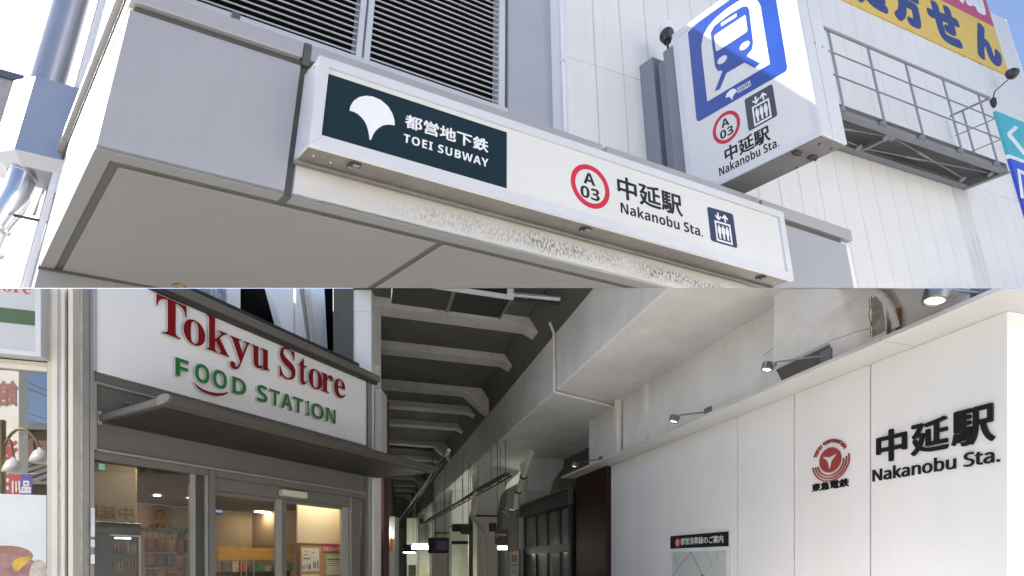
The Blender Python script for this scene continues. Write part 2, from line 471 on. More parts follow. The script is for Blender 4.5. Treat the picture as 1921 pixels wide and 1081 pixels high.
bx(U, xm - 0.012, xm + 0.012, bL + 0.05, bL + 0.3, frame_c, roof_c - 0.1, 'joint', M_joint, bld, 'U')
bx(U, LV3, PF.at(946.5, 150)[0] - 0.002, bL - 0.012, bL + 0.3, frame_c, roof_c - 0.1, 'mullion', M_mull, bld, 'U', 0.004)
# side face: ledges and vertical ribs
PS = Plane(U, 'a', 0.02, 'b', -1, -1)
l2 = U.at(188, 0, a=-0.03); l3 = U.at(208, 0, a=-0.03)
bx(U, -0.05, 0.30, 0.55, 4.4, 2.02, 2.16, 'ledge', pbr('ledge_grey', (0.30, 0.30, 0.30), 0.5), bld, 'U')
bx(U, 0.0, 0.30, 0.45, 4.4, 1.94, 2.02, 'ledge', M_joint, bld, 'U')
bx(U, 0.03, 0.09, 0.42, 4.4, 1.54, 1.94, 'side_panel', M_white, bld, 'U', 0.004)
bx(U, 0.02, 0.08, 0.62, 4.4, 2.16, roof_c, 'side_panel', M_white, bld, 'U', 0.004)
for bb, w in ((3.0, 0.12), (3.45, 0.05), (3.8, 0.16)):
    bx(U, -0.03, 0.03, bb, bb + w, -2.0, roof_c, 'rib', M_white, bld, 'U', 0.006)
bx(U, 0.04, 0.10, 1.95, 4.4, -2.6, 1.54, 'side_wall', M_white, bld, 'U')
for bb in (2.25, 2.6, 3.3, 4.2):
    bx(U, 0.036, 0.05, bb, bb + 0.03, -2.6, 1.5, 'joint', M_joint, bld, 'U')
# wall under the canopy
bx(U, 0.0, 7.6, 1.93, 2.03, -2.6, -0.012, 'rear_wall', pbr('rear_wall_metal', (0.256, 0.256, 0.252), 0.38, 0.0, 0.03), bld, 'U')

# ---------------------------------------------------------------- entrance canopy
AE = 7.24
can = thing('entrance_canopy', 'grey metal entrance canopy with panelled fascia and soffit over the subway entrance', 'canopy', U.p(3, 1, 0))
bx(U, 0.03, AE - 0.03, 0.03, 1.9, 0.03, 1.5, 'core', M_joint, can, 'U')
bx(U, 0.0, 1.148, 0.0, 0.04, 0.0, 1.287, 'fascia_panel', M_panel, can, 'U', 0.004)
bx(U, 1.207, 5.80, 0.0, 0.04, 0.0, 1.287, 'fascia_panel', M_fascia, can, 'U', 0.004, label='off white fascia panel streaked with soot below the sign')
bx(U, 5.86, AE, 0.0, 0.04, 0.0, 1.287, 'fascia_panel', M_panel, can, 'U', 0.004)
bx(U, -0.004, 0.035, 0.041, 2.10, 0.0, 1.287, 'side_panel', M_white, can, 'U', 0.004)
bx(U, AE - 0.03, AE + 0.12, 0.035, 1.9, 0.0, 1.30, 'end_trim', M_white, can, 'U', 0.004)
M_fl2 = M_flash
qc = U.at(443, 32, b=0.3)
bx(U, qc[0] - .03, qc[0] + .03, 0.3, 0.36, qc[2] - .035, qc[2] + .05, 'clip', M_joint, can, 'U')
for a0, a1 in ((-0.012, 1.146), (1.208, 3.9), (3.94, 5.9), (5.94, 7.36)):
    bx(U, a0, a1, -0.012, 0.06, 1.368, 1.535, 'flashing', M_fl2, can, 'U', 0.006)
bx(U, -0.012, AE + 0.11, 0.06, 1.3, 1.44, 1.52, 'roof_sheet', M_fl2, can, 'U')
bx(U, -0.014, 0.03, 0.062, 2.06, 1.368, 1.535, 'flashing', M_white, can, 'U', 0.006)
# soffit: rim, joints and panels
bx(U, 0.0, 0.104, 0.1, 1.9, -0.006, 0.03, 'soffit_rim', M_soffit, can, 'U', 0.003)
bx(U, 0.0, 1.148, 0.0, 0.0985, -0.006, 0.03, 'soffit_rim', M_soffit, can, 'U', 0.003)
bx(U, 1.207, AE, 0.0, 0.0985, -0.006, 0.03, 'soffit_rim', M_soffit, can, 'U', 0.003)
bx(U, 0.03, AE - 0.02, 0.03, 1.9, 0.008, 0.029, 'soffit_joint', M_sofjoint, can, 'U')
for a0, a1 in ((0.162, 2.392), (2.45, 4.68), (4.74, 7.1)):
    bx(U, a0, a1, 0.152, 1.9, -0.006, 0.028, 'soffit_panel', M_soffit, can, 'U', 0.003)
bx(U, -0.01, 7.3, 1.90, 1.935, -0.02, 0.03, 'soffit_edge', M_joint, can, 'U')
bx(U, 1.152, 1.204, -0.006, 0.03, 1.30, 1.54, 'flashing_gap', M_joint, can, 'U')
# downlight in the soffit
pd = U.at(338, 537, c=0)
dl = thing('downlight', 'small round brass coloured downlight recessed in the canopy soffit', 'lamp', U.p(pd[0], pd[1], -0.02))
MB().lathe(U.p(pd[0], pd[1], -0.03), -VC, [(-0.02, 0.06), (0.0, 0.055), (0.012, 0.052), (0.014, 0.04), (-0.01, 0.04)]).build('ring', pbr('brass', (0.2, 0.14, 0.08), 0.4, 0.6), dl, 'U')

# ---------------------------------------------------------------- long fascia sign
bS = -0.235
PSg = Plane(U, 'b', bS, 'a', 1, -1)
o0 = PSg.at(599, 103); o1 = PSg.at(580, 270.5); o2 = PSg.at(1469, 398); o3 = PSg.at(1490.5, 527.4)
sx0 = (o0[0] + o1[0]) / 2; sx1 = (o2[0] + o3[0]) / 2; sy0 = (o1[1] + o3[1]) / 2; sy1 = (o0[1] + o2[1]) / 2
ti = PSg.at(618, 125); bi = PSg.at(602.5, 256); ri = PSg.at(1461.6, 407.5); rb = PSg.at(1479, 511.6)
ix0 = (ti[0] + bi[0]) / 2; ix1 = (ri[0] + rb[0]) / 2; iy1 = (ti[1] + ri[1]) / 2; iy0 = (bi[1] + rb[1]) / 2
print('sign', sx0, sx1, sy0, sy1, ix0, ix1, iy0, iy1)
sg = thing('station_sign', 'long white lightbox sign reading Nakanobu Sta. fixed to the canopy fascia', 'sign', U.p((sx0 + sx1) / 2, bS, sy0))
bx(U, sx0 + 0.004, sx1 - 0.004, bS + 0.03, -0.002, sy0 + 0.012, sy1 - 0.004, 'housing', M_alu, sg, 'U', 0.004)
bx(U, sx0 + 0.02, sx1 - 0.02, bS + 0.034, -0.004, sy0 + 0.004, sy0 + 0.011, 'underside', M_under, sg, 'U')
bx(U, sx0, sx1 - 0.001, -0.045, -0.006, sy0 - 0.026, sy0 + 0.004, 'bottom_rail', M_under, sg, 'U', 0.005)
MB().rect(PSg, ix0 - 0.02, ix1 + 0.02, iy0 - 0.02, iy1 + 0.02, -0.03, -0.02).build('face', M_face, sg, 'U')
# frame rails, mitred
def rails(pl, X0, X1, Y0, Y1, x0, x1, y0, y1, d0, d1, mat, parent, clip):
    for pts in ([(X0, Y1), (X1, Y1), (x1, y1), (x0, y1)], [(X0, Y0), (x0, y0), (x1, y0), (X1, Y0)], [(X0, Y0), (X0, Y1), (x0, y1), (x0, y0)], [(X1, Y0), (x1, y0), (x1, y1), (X1, Y1)]):
        cx = sum(p[0] for p in pts) / 4; cy = sum(p[1] for p in pts) / 4
        pts = [(cx + (p[0] - cx) * 0.9995, cy + (p[1] - cy) * 0.9995) for p in pts]
        MB().poly(pl, pts, d0, d1).build('frame_rail', mat, parent, clip)
rails(PSg, sx0, sx1, sy0, sy1, ix0, ix1, iy0, iy1, -0.03, 0.0, M_alu, sg, 'U')
gt = PSg.at(620, 136); gb = PSg.at(605, 250); gr = PSg.at(953.8, 246); gx = (gt[0] + gb[0]) / 2
dF = -0.02
gp = MB().rect(PSg, gx, PSg.at(953.8, 300)[0], PSg.at(605, 250)[1], gt[1], dF, dF + 0.002).build('green_panel', M_green, sg, 'U')
gk = [(658, 205), (660, 196), (666, 186.5), (676, 180), (688, 177.4), (702, 179), (717, 185.5), (730, 197), (738.5, 211), (742, 222), (743, 233), (733, 231.5), (721, 233), (712, 238.5), (706, 244.6), (701.5, 252), (698.5, 260.5), (695.5, 259.5), (694.8, 251), (693, 242), (690, 232), (685.5, 223.5), (680, 217), (673.5, 211.5), (666, 207.5)]
def inner_gk(pl, s=1.0):
    return [pl.at(x, y) for x, y in gk]
MB().poly(PSg, inner_gk(PSg), dF + 0.002, dF + 0.0045).build('emblem', M_printw, gp, 'U')
def wpx(pl, body, tl, br, d0, d1, mat, parent, bold, top=None, bot=None, name='lettering', clip='U', ls=1.0):
    """lettering placed by the picture positions of its left/top and right/bottom"""
    x0 = pl.at(*tl, d1)[0]; x1 = pl.at(*br, d1)[0]
    y1 = pl.at(*(top or tl), d1)[1]; y0 = pl.at(*(bot or br), d1)[1]
    return word(pl, body, x0, x1, y0, y1, d0, d1, name, mat, parent, bold, clip, ls=ls)
wpx(PSg, '都営地下鉄', (761, 213), (916, 287), dF + 0.002, dF + 0.004, M_printw, gp, 0.022)
wpx(PSg, '𝗧𝗢𝗘𝗜 𝗦𝗨𝗕𝗪𝗔𝗬', (758, 250.5), (916, 314), dF + 0.002, dF + 0.004, M_printw, gp, 0.0, ls=1.12)
def roundel(pl, cen, le, ri_, to, bo, k, d0, parent, a_box, n_box, red):
    c = pl.at(*cen); rx = (pl.at(*ri_)[0] - pl.at(*le)[0]) / 2; ry = (pl.at(*to)[1] - pl.at(*bo)[1]) / 2
    r = MB().ring(pl, c[0], c[1], abs(rx), ry, k, d0, d0 + 0.002).build('roundel', red, parent, 'U')
    wpx(pl, '𝗔', a_box[0], a_box[1], d0, d0 + 0.002, M_ink, r, 0.0)
    wpx(pl, '𝟬𝟯', n_box[0], n_box[1], d0, d0 + 0.002, M_ink, r, 0.0)
    return r
cc = PSg.at(1111, 347.8)
rr_ = (PSg.at(1147.4, 360)[0] - PSg.at(1074.6, 335)[0]) / 2; rv_ = (PSg.at(1100, 304.6)[1] - PSg.at(1121.6, 391)[1]) / 2
print('roundel radii', rr_, rv_)
rd = MB().ring(PSg, cc[0], cc[1], rr_, rv_, 0.775, dF, dF + 0.002).build('roundel', M_red, sg, 'U')
word(PSg, '𝗔', cc[0] - 0.34 * rr_, cc[0] + 0.26 * rr_, cc[1] + 0.07 * rv_, cc[1] + 0.60 * rv_, dF, dF + 0.002, 'lettering', M_ink, rd, 0.0, 'U')
word(PSg, '𝟎𝟑' if False else '𝟬𝟯', cc[0] - 0.52 * rr_, cc[0] + 0.46 * rr_, cc[1] - 0.60 * rv_, cc[1] - 0.06 * rv_, dF, dF + 0.002, 'lettering', M_ink, rd, 0.0, 'U')
wpx(PSg, '中延駅', (1158, 345), (1282, 408), dF, dF + 0.002, M_ink, sg, 0.02, top=(1177.4, 334))
wpx(PSg, '𝗡𝗮𝗸𝗮𝗻𝗼𝗯𝘂 𝗦𝘁𝗮.', (1164, 380), (1319, 443), dF, dF + 0.002, M_ink, sg, 0.0, top=(1195, 388), bot=(1165, 399))
def lift_icon(pl, corners, d0, mat, parent):
    P = [pl.at(*c) for c in corners]       # tl, tr, br, bl
    def uv(u, v):
        t = Vector(P[0]).lerp(Vector(P[1]), u); b = Vector(P[3]).lerp(Vector(P[2]), u); q = t.lerp(b, v); return (q.x, q.y)
    def Q(pts): return [uv(*p) for p in pts]
    r = 0.06
    base = MB().poly(pl, Q([(r, 0), (1 - r, 0), (1 - .3 * r, .3 * r), (1, r), (1, 1 - r), (1 - .3 * r, 1 - .3 * r), (1 - r, 1), (r, 1), (.3 * r, 1 - .3 * r), (0, 1 - r), (0, r), (.3 * r, .3 * r)]), d0, d0 + 0.002).build('lift_symbol', mat, parent, 'U')
    m = MB(); e0, e1 = d0 + 0.002, d0 + 0.004
    for (x0, y0, x1, y1) in ((.22, .36, .82, .41), (.22, .90, .82, .95), (.22, .41, .27, .90), (.77, .41, .82, .90)):
        m.poly(pl, Q([(x0, y0), (x1, y0), (x1, y1), (x0, y1)]), e0, e1)
    for cx in (.37, .52, .67):
        m.poly(pl, Q([(cx + .035 * math.cos(t * math.pi / 4), .485 + .025 * math.sin(t * math.pi / 4)) for t in range(8)]), e0, e1)
        m.poly(pl, Q([(cx - .055, .52), (cx + .055, .52), (cx + .06, .70), (cx + .035, .70), (cx + .03, .86), (cx + .005, .86), (cx, .72), (cx - .005, .86), (cx - .03, .86), (cx - .035, .70), (cx - .06, .70)]), e0, e1)
    m.poly(pl, Q([(.36, .10), (.41, .10), (.41, .24), (.48, .18), (.51, .21), (.385, .33), (.26, .21), (.29, .18), (.36, .24)]), e0, e1)
    m.poly(pl, Q([(.62, .33), (.67, .33), (.67, .19), (.74, .25), (.77, .22), (.645, .10), (.52, .22), (.55, .25), (.62, .19)]), e0, e1)
    m.build('pictogram', M_printw, base, 'U')
lift_icon(PSg, [(1330, 385.8), (1378.3, 400), (1387.5, 464.6), (1337.5, 450)], dF, M_navy, sg)
for px, py in ((664, 308), (1098, 429), (1428, 520)):
    q = U.at(px, py, c=sy0)
    h = thing('latch', None, None, U.p(q[0], q[1], sy0)); h.parent = sg; h.location = U.p(q[0], q[1], sy0) - Vector(sg['base'])
    MB().box(U, q[0] - 0.035, q[0] + 0.045, q[1] - 0.02, q[1] + 0.035, sy0 - 0.02, sy0 + 0.003, 0.004).build('catch_plate', M_rust, h, 'U')
    MB().box(U, q[0] - 0.015, q[0] + 0.03, q[1] - 0.03, q[1] + 0.0, sy0 - 0.034, sy0 - 0.018, 0.004).tube([U.p(q[0] - 0.03, q[1] + 0.02, sy0 - 0.024), U.p(q[0] + 0.045, q[1] + 0.02, sy0 - 0.024)], 0.007, 8).build('catch_lever', M_bracket, h, 'U')
def rivets(pts, nrm, r, mat, parent, clip='U'):
    for p in pts:
        MB().lathe(p, nrm, [(0, r), (0.3 * r, r * .95), (0.55 * r, r * .6), (0.62 * r, 0.001)], 10, False, False).build('rivet', mat, parent, clip)
rivets([U.p(sx0, bS + 0.06, sy1 - 0.07), U.p(sx0, bS + 0.10, sy0 + 0.07)], -VA, 0.008, M_steel, sg)
rivets([U.p(sx0 + 0.09, -0.12, sy0 + 0.004), U.p(sx0 + 0.22, -0.10, sy0 + 0.004), U.p(sx1 - 0.1, -0.12, sy0 + 0.004)], -VC, 0.008, M_steel, sg)

# ---------------------------------------------------------------- white clad building on the right
W = Frame(U.p(*U.at(1066, 200, b=1.1)), VA2 * SC, VB * SC, VC * SC)
clb = thing('clad_building', 'tall white building clad in narrow vertical metal panels behind the canopy', 'building', W.p(4, 0.5, 0))
pw = 0.44
CTOP = W.at(1700, -60, b=0)[2]; print('CTOP', CTOP)
wallEnd = W.at(1893, 60, b=0)[0]
HJ = W.at(1120, 124, b=0)[2]
PW = Plane(W, 'b', 0.0, 'a', 1, -1)
nP = int(wallEnd / pw) + 1
pw = wallEnd / nP
M_clads = pbr('streaked_cladding', (0.52, 0.52, 0.515), 0.5, 0.0, 0.03, 1.2, streak=0.55)
kst = int(W.at(1812, 440, b=0)[0] / pw)
print('wall end', wallEnd, nP, 'joint c', HJ)
m = MB().box(W, 0.02, wallEnd - 0.02, 0.035, 2.5, -9, CTOP)
m.build('wall', M_joint, clb, 'U')
for k in range(nP):
    x0, x1 = k * pw, (k + 1) * pw
    for c0, c1 in ((-9, HJ - 0.004), (HJ + 0.004, CTOP)):
        bx(W, x0 + 0.004, x1 - 0.004, 0.0, 0.04, c0, c1, 'cladding_panel', M_clads if (k == kst and c0 < -1) else M_clad, clb, 'U', 0.006)
bx(W, -0.012, 0.0, -0.01, 0.32, -2, CTOP, 'corner_trim', M_white, clb, 'U', 0.004)
bx(W, wallEnd, wallEnd + 0.03, -0.012, 2.5, -9, CTOP, 'corner_trim', M_white, clb, 'U', 0.004)
# drip stain below the walkway end
st = W.at(1795, 350, b=0); se = W.at(1835, 541, b=0)
# white pipes in the corner
for nm, x, bb, r in (('rain_pipe', 1052, 1.16, 0.032),):
    q0 = U.at(x, 0, b=bb)
    t = thing(nm, 'slim white rain pipe clipped in the corner beside the louvre building', 'pipe', U.p(q0[0], bb, 1.2))
    MB().tube([U.p(q0[0], bb, 1.0), U.p(q0[0], bb, 6.5)], r, 14).build('pipe', M_white, t, 'U')
    for c in (1.75, 2.62, 4.0):
        MB().tube([U.p(q0[0], bb, c), U.p(q0[0], bb, c + 0.03)], r * 1.25, 14).build('clip', M_alug, t, 'U')

# ---------------------------------------------------------------- projecting train sign
aT = 5.6
PT = Plane(U, 'a', aT, 'b', -1, -1)
t0 = PT.at(1259, 66.6); t1 = PT.at(1289.5, 331); t2 = PT.at(1537, 253.5); t3 = PT.at(1492.5, 0)
X0 = (t0[0] + t1[0]) / 2; X1 = PT.at(1534, 215)[0]; Y0 = t2[1]; Y1 = t0[1]
thk = U.at(1590, 272, b=-X1)[0] - aT
print('train sign', X0, X1, Y0, Y1, 'thick', thk)
ts = thing('projecting_sign', 'tall projecting lightbox sign with a blue train symbol above the canopy', 'sign', U.p(aT + thk / 2, -(X0 + X1) / 2, Y0))
bx(U, aT + 0.02, aT + thk, -X1, -X0, Y0 + 0.006, Y1, 'housing', M_alu, ts, 'U', 0.006)
bx(U, aT + 0.03, aT + thk - 0.01, -X1 + 0.02, -X0 - 0.02, Y0 - 0.004, Y0 + 0.005, 'underside', pbr('sign_under_grey', (0.17, 0.17, 0.175), 0.5, 0.1, 0.06), ts, 'U')
fl_, fr_, ft_, fb_ = X0 + 0.055, PT.at(1519, 180)[0], PT.at(1267, 70)[1] - 0.02, PT.at(1526.5, 249)[1] + 0.02
rails(PT, X0, X1, Y0, Y1, fl_, X1 - 0.05, fb_, ft_, -0.02, 0.0, M_alu, ts, 'U')
MB().rect(PT, fl_ - 0.01, X1 - 0.045, fb_ - 0.01, ft_ + 0.01, -0.02, -0.006).build('face', M_face, ts, 'U')
dT = -0.006
def tp(pts, d0, d1, name, mat, parent):
    return MB().poly(PT, [PT.at(x, y) for x, y in pts], d0, d1).build(name, mat, parent, 'U')
em = tp([(1290, 61), (1297, 53), (1340, 18), (1395, -22), (1449, -52), (1454, -8), (1476, 126), (1474.5, 131), (1472, 134.5), (1312, 227), (1308, 227.5), (1306, 224)], dT, dT + 0.002, 'train_symbol', M_blue, ts)
tp([(1326.6, 190.8), (1317, 105), (1315.5, 85), (1319, 66), (1328, 50), (1343, 33), (1362, 17), (1383, 3), (1401, -5), (1414, -4), (1422, 3), (1426.5, 12), (1444, 120)], dT + 0.002, dT + 0.004, 'arch', M_face, em)
tr = tp([(1333, 62), (1339, 50), (1348, 42.5), (1370, 26), (1393, 12.5), (1401.5, 12), (1405, 18.3), (1412.4, 80), (1410, 93), (1400, 105), (1425.7, 119), (1415.7, 127.4), (1396.5, 117.4), (1362.4, 137.4), (1350.7, 166.6), (1340.7, 171.6), (1355.7, 132.4), (1346.6, 133.3), (1341.5, 125)], dT + 0.004, dT + 0.006, 'train', M_blue, em)
tp([(1352.4, 44), (1381.6, 25), (1381.6, 31.6), (1353, 50)], dT + 0.006, dT + 0.008, 'destination_box', M_face, tr) if False else None
for pts in ([(1352.4, 44), (1381.6, 25), (1382, 31.6), (1353, 50)], [(1340, 68), (1344, 64), (1397.4, 28.6), (1399, 30), (1402.4, 56.6), (1400, 61), (1346.6, 95.8), (1343, 95)]):
    tp(pts, dT + 0.006, dT + 0.008, 'window', M_face, em)
for cx, cy, r in ((1355, 112.4, 0.055), (1397, 85.8, 0.055)):
    c = PT.at(cx, cy); MB().disc(PT, c[0], c[1], r, r, dT + 0.006, dT + 0.008, 20).build('headlight', M_face, em, 'U')
gc = PT.at(1372, 180); k2 = 0.062
g0 = inner_gk(PSg); gx0 = min(p[0] for p in g0); gx1 = max(p[0] for p in g0); gy0 = min(p[1] for p in g0); gy1 = max(p[1] for p in g0)
MB().poly(PT, [(gc[0] + ((p[0] - gx0) / (gx1 - gx0) - .5) * 2 * k2, gc[1] + ((p[1] - gy0) / (gx1 - gx0) - .5) * 2 * k2) for p in g0], dT + 0.002, dT + 0.004).build('emblem', M_printw, em, 'U')
wpx(PT, '都営地下鉄', (1383, 168), (1408, 157), dT + 0.002, dT + 0.004, M_printw, em, 0.0, top=(1383, 165), bot=(1383, 171))
wpx(PT, '𝗧𝗢𝗘𝗜 𝗦𝗨𝗕𝗪𝗔𝗬', (1383, 172), (1409, 160), dT + 0.002, dT + 0.004, M_printw, em, 0.0, top=(1383, 172.2), bot=(1383, 176))
lift_icon(PT, [(1395.8, 186.6), (1448, 156.7), (1458, 216.6), (1404, 246.6)], dT, M_char, ts)
c = PT.at(1361.8, 238.6); rr2 = (PT.at(1388, 230)[0] - PT.at(1335.8, 246.6)[0]) / 2
rv2 = (PT.at(1368.3, 205)[1] - PT.at(1355, 272.5)[1]) / 2
print('pt roundel', rr2, rv2)
rd = MB().ring(PT, c[0], c[1], rr2, rv2, 0.775, dT, dT + 0.002).build('roundel', M_red, ts, 'U')
word(PT, '𝗔', c[0] - 0.33 * rr2, c[0] + 0.25 * rr2, c[1] + 0.07 * rv2, c[1] + 0.60 * rv2, dT, dT + 0.002, 'lettering', M_ink, rd, 0.0, 'U')
word(PT, '𝟬𝟯', c[0] - 0.5 * rr2, c[0] + 0.46 * rr2, c[1] - 0.60 * rv2, c[1] - 0.06 * rv2, dT, dT + 0.002, 'lettering', M_ink, rd, 0.0, 'U')
wpx(PT, '中延駅', (1358.3, 283), (1446, 262), dT, dT + 0.002, M_ink, ts, 0.02, top=(1369, 272), bot=(1371.6, 301))
wpx(PT, '𝗡𝗮𝗸𝗮𝗻𝗼𝗯𝘂 𝗦𝘁𝗮.', (1350, 331), (1462, 276), dT, dT + 0.002, M_ink, ts, 0.0, top=(1371, 303), bot=(1351, 330.5))
for q in (U.at(1495, 290 - 5, c=Y0), U.at(1524, 294, c=Y0)):
    MB().box(U, q[0] - 0.04, q[0] + 0.04, q[1] - 0.03, q[1] + 0.03, Y0 - 0.03, Y0, 0.006).tube([U.p(q[0] - 0.05, q[1], Y0 - 0.025), U.p(q[0] + 0.05, q[1], Y0 - 0.025)], 0.014, 8).build('catch', M_rust, ts, 'U')
rivets([U.p(aT + thk * .45, -X1, Y0 + 1.35), U.p(aT + thk * .75, -X1, Y0 + 1.35)], -VB, 0.012, M_bracket, ts)
rivets([U.p(aT + thk * .35, -X1 + 0.1, Y0 - 0.004), U.p(aT + thk * .8, -X1 + 0.1, Y0 - 0.004), U.p(aT + thk * .3, -X0 - 0.35, Y0 - 0.004), U.p(aT + thk * .9, -X1 + 0.45, Y0 - 0.004)], -VC, 0.012, M_black, ts)
lb = U.at(1555, 252, b=-X1)
PTe = Plane(U, 'b', -X1, 'a', 1, -1)
MB().rect(PTe, PTe.at(1556, 250)[0], PTe.at(1571, 255)[0], PTe.at(1571, 256)[1], PTe.at(1556, 242)[1], 0.0, 0.002).build('rating_label', pbr('label_paper', (0.55, 0.52, 0.52), 0.6, var=0.3, vs=40), ts, 'U')
MB().rect(PTe, aT + thk * 0.45, aT + thk * 0.455, Y0 + 0.01, Y1, -0.001, 0.0015).build('joint', M_joint, ts, 'U')
# bracket boxes that carry the sign
q0 = U.at(1180, 136.6, a=5.72); q1 = U.at(1224, 106.6, a=5.72)
tb = thing('sign_bracket', 'grey steel box brackets holding the projecting train sign', 'bracket', U.p(5.8, q1[1], 1.6))
bx(U, 5.72, 6.05, q1[1], q0[1], 1.0, (q0[2] + q1[2]) / 2, 'box', M_bracket, tb, 'U', 0.006)
bx(U, 5.80, 6.0, -X0 + 0.02, q1[1], 1.3, (q0[2] + q1[2]) / 2 - 0.10, 'web', M_bracket, tb, 'U', 0.004)
q2 = U.at(1243, 98, a=5.70)
bx(U, 5.70, 5.98, -X0 + 0.001, q2[1], 1.0, q2[2], 'box', M_bracket, tb, 'U', 0.006)
# little white lamp cap on the bracket
q3 = U.at(1252, 78, a=5.82)
lm = thing('beacon', 'small white capped beacon with black base standing beside the train sign', 'beacon', U.p(*q3))
MB().lathe(U.p(*q3), VC, [(-0.14, 0.015), (0.0, 0.02)]).lathe(U.p(*q3), VC, [(0.0, 0.05), (0.05, 0.055), (0.09, 0.085), (0.115, 0.095)]).build('base', M_black, lm, 'U')
MB().lathe(U.p(*q3), VC, [(0.116, 0.097), (0.13, 0.1), (0.24, 0.098), (0.265, 0.085), (0.275, 0.05), (0.278, 0.01)]).build('cap', M_white, lm, 'U')

# ---------------------------------------------------------------- walkway on the clad building
r0 = W.at(1796.5, 348, b=-0.06); cR = r0[2]
f1 = W.at(1878, 322, c=cR); bF = f1[1]; aEnd = (f1[0] + r0[0]) / 2 + 0.15
aSt = W.at(1575, 205, b=bF)[0] - 0.9
print('walkway', bF, aSt, aEnd, cR)
wk = thing('walkway', 'grey steel service walkway with railings bolted to the white clad wall', 'walkway', W.p((aSt + aEnd) / 2, bF / 2, cR))
M_wk = pbr('galvanised_grey', (0.19, 0.2, 0.225), 0.45, 0.15, 0.06, 3)
M_wku = pbr('walkway_plate', (0.1, 0.102, 0.108), 0.55, 0.1, 0.08, 3)
bh = 0.17
MB().box(W, aSt, aEnd, bF, bF + 0.012, cR + 0.012, cR + bh - 0.012).box(W, aSt, aEnd, bF - 0.05, bF + 0.05, cR, cR + 0.012).box(W, aSt, aEnd, bF - 0.05, bF + 0.05, cR + bh - 0.012, cR + bh).build('front_beam', M_wk, wk, 'U')
MB().box(W, aSt, aEnd, -0.07, -0.055, cR + 0.012, cR + bh - 0.012).box(W, aSt, aEnd, -0.12, -0.012, cR, cR + 0.012).build('rear_beam', M_wk, wk, 'U')
MB().box(W, aEnd - 0.001, aEnd + 0.012, bF - 0.05, -0.015, cR, cR + bh).box(W, aEnd, aEnd + 0.09, bF - 0.05, -0.015, cR - 0.012, cR).build('end_beam', M_wk, wk, 'U')
bx(W, aSt, aEnd - 0.01, bF + 0.05, -0.075, cR + bh - 0.03, cR + bh - 0.013, 'floor_plate', M_wku, wk, 'U')
pf = Plane(W, 'b', bF, 'a', 1, -1)
PXS = [(1558, 1585), (1640, 1661), (1706, 1735), (1777, 1808), (1845, 1876)]
railc = W.at(1700, 128, b=bF)[2]
print('rail height', railc - cR)
post_a = [W.at(x, 180 + (x - 1560) * .38, b=bF - 0.05)[0] for x in (1578, 1655, 1728, 1800, 1868)]
hR = railc - cR - bh
for a in post_a:
    MB().box(W, a - 0.025, a + 0.025, bF - 0.065, bF - 0.052, cR + bh - 0.13, railc, 0.003).build('post', M_wk, wk, 'U')
    bx(W, a - 0.05, a + 0.05, bF - 0.052, bF - 0.012, cR + 0.035, cR + bh - 0.04, 'post_foot', M_wk, wk, 'U', 0.004)
for h, r in ((1.0, 0.02), (0.68, 0.010), (0.36, 0.010)):
    MB().tube([W.p(aSt, bF - 0.075, cR + bh + hR * h), W.p(aEnd + 0.02, bF - 0.075, cR + bh + hR * h), ], r, 8).build('rail', M_wk, wk, 'U')
    MB().tube([W.p(aEnd + 0.02, bF - 0.06, cR + bh + hR * h), W.p(aEnd + 0.02, -0.1, cR + bh + hR * h)], r * .9, 8).build('rail', M_wk, wk, 'U')
MB().box(W, aEnd - 0.005, aEnd + 0.045, bF * .5, bF * .5 + 0.012, cR + bh * .3, railc).build('post', M_wk, wk, 'U')
am = W.at(1680, 255, c=cR)[0]
MB().box(W, am - 0.03, am + 0.03, bF + 0.01, -0.06, cR + 0.004, cR + 0.05).build('cross_beam', M_wk, wk, 'U')
for (a0, b0, a1, b1) in ((am + 0.05, bF + 0.08, aEnd - 0.35, -0.2), (am - 0.1, -0.14, aEnd - 0.12, bF + 0.12), (am - 0.06, bF + 0.10, aSt + 0.3, -0.2), (am - 0.12, -0.16, aSt + 0.2, bF + 0.3)):
    p0, p1 = W.p(a0, b0, cR + 0.04), W.p(a1, b1, cR + 0.04)
    MB().tube([p0, p1], 0.009, 8).tube([p0.lerp(p1, .34), p0.lerp(p1, .48)], 0.018, 8).build('brace_rod', M_wk, wk, 'U')
    for p in (p0, p1):
        MB().lathe(p - VC * 0.02, VC, [(0, 0.05), (0.014, 0.05)], 6).build('gusset', M_wk, wk, 'U')

# ---------------------------------------------------------------- pharmacy banner
M_yel = pbr('yellow_banner', (0.576, 0.4, 0.072), 0.55, var=0.04)
M_mag = pbr('crimson_banner', (0.4, 0.056, 0.112), 0.55, var=0.04)
M_bnavy = pbr('banner_navy', (0.02, 0.04, 0.16), 0.55)
dB = 0.02
y0 = PW.at(1894, 142, dB); y1 = PW.at(1865, 51, dB)
bn = thing('pharmacy_banner', 'yellow and crimson pharmacy banner with big navy characters high on the clad wall', 'banner', PW.pt(y0[0] - 1.5, y0[1], 0))
xr = (y0[0] + PW.at(1880, 99, dB)[0]) / 2
xl = PW.at(1500, -40, dB)[0]
yb = PW.at(1700, 56, dB)[1]; yj = y1[1]
yb = (yb + y0[1]) / 2
MB().rect(PW, xl, xr, yb, yj, 0.004, dB).build('yellow_field', M_yel, bn, 'U')
MB().rect(PW, xl, xr, yj + 0.002, yj + 1.2, 0.004, dB).build('crimson_field', M_mag, bn, 'U')
hb = yj - yb
cw = hb * 0.98
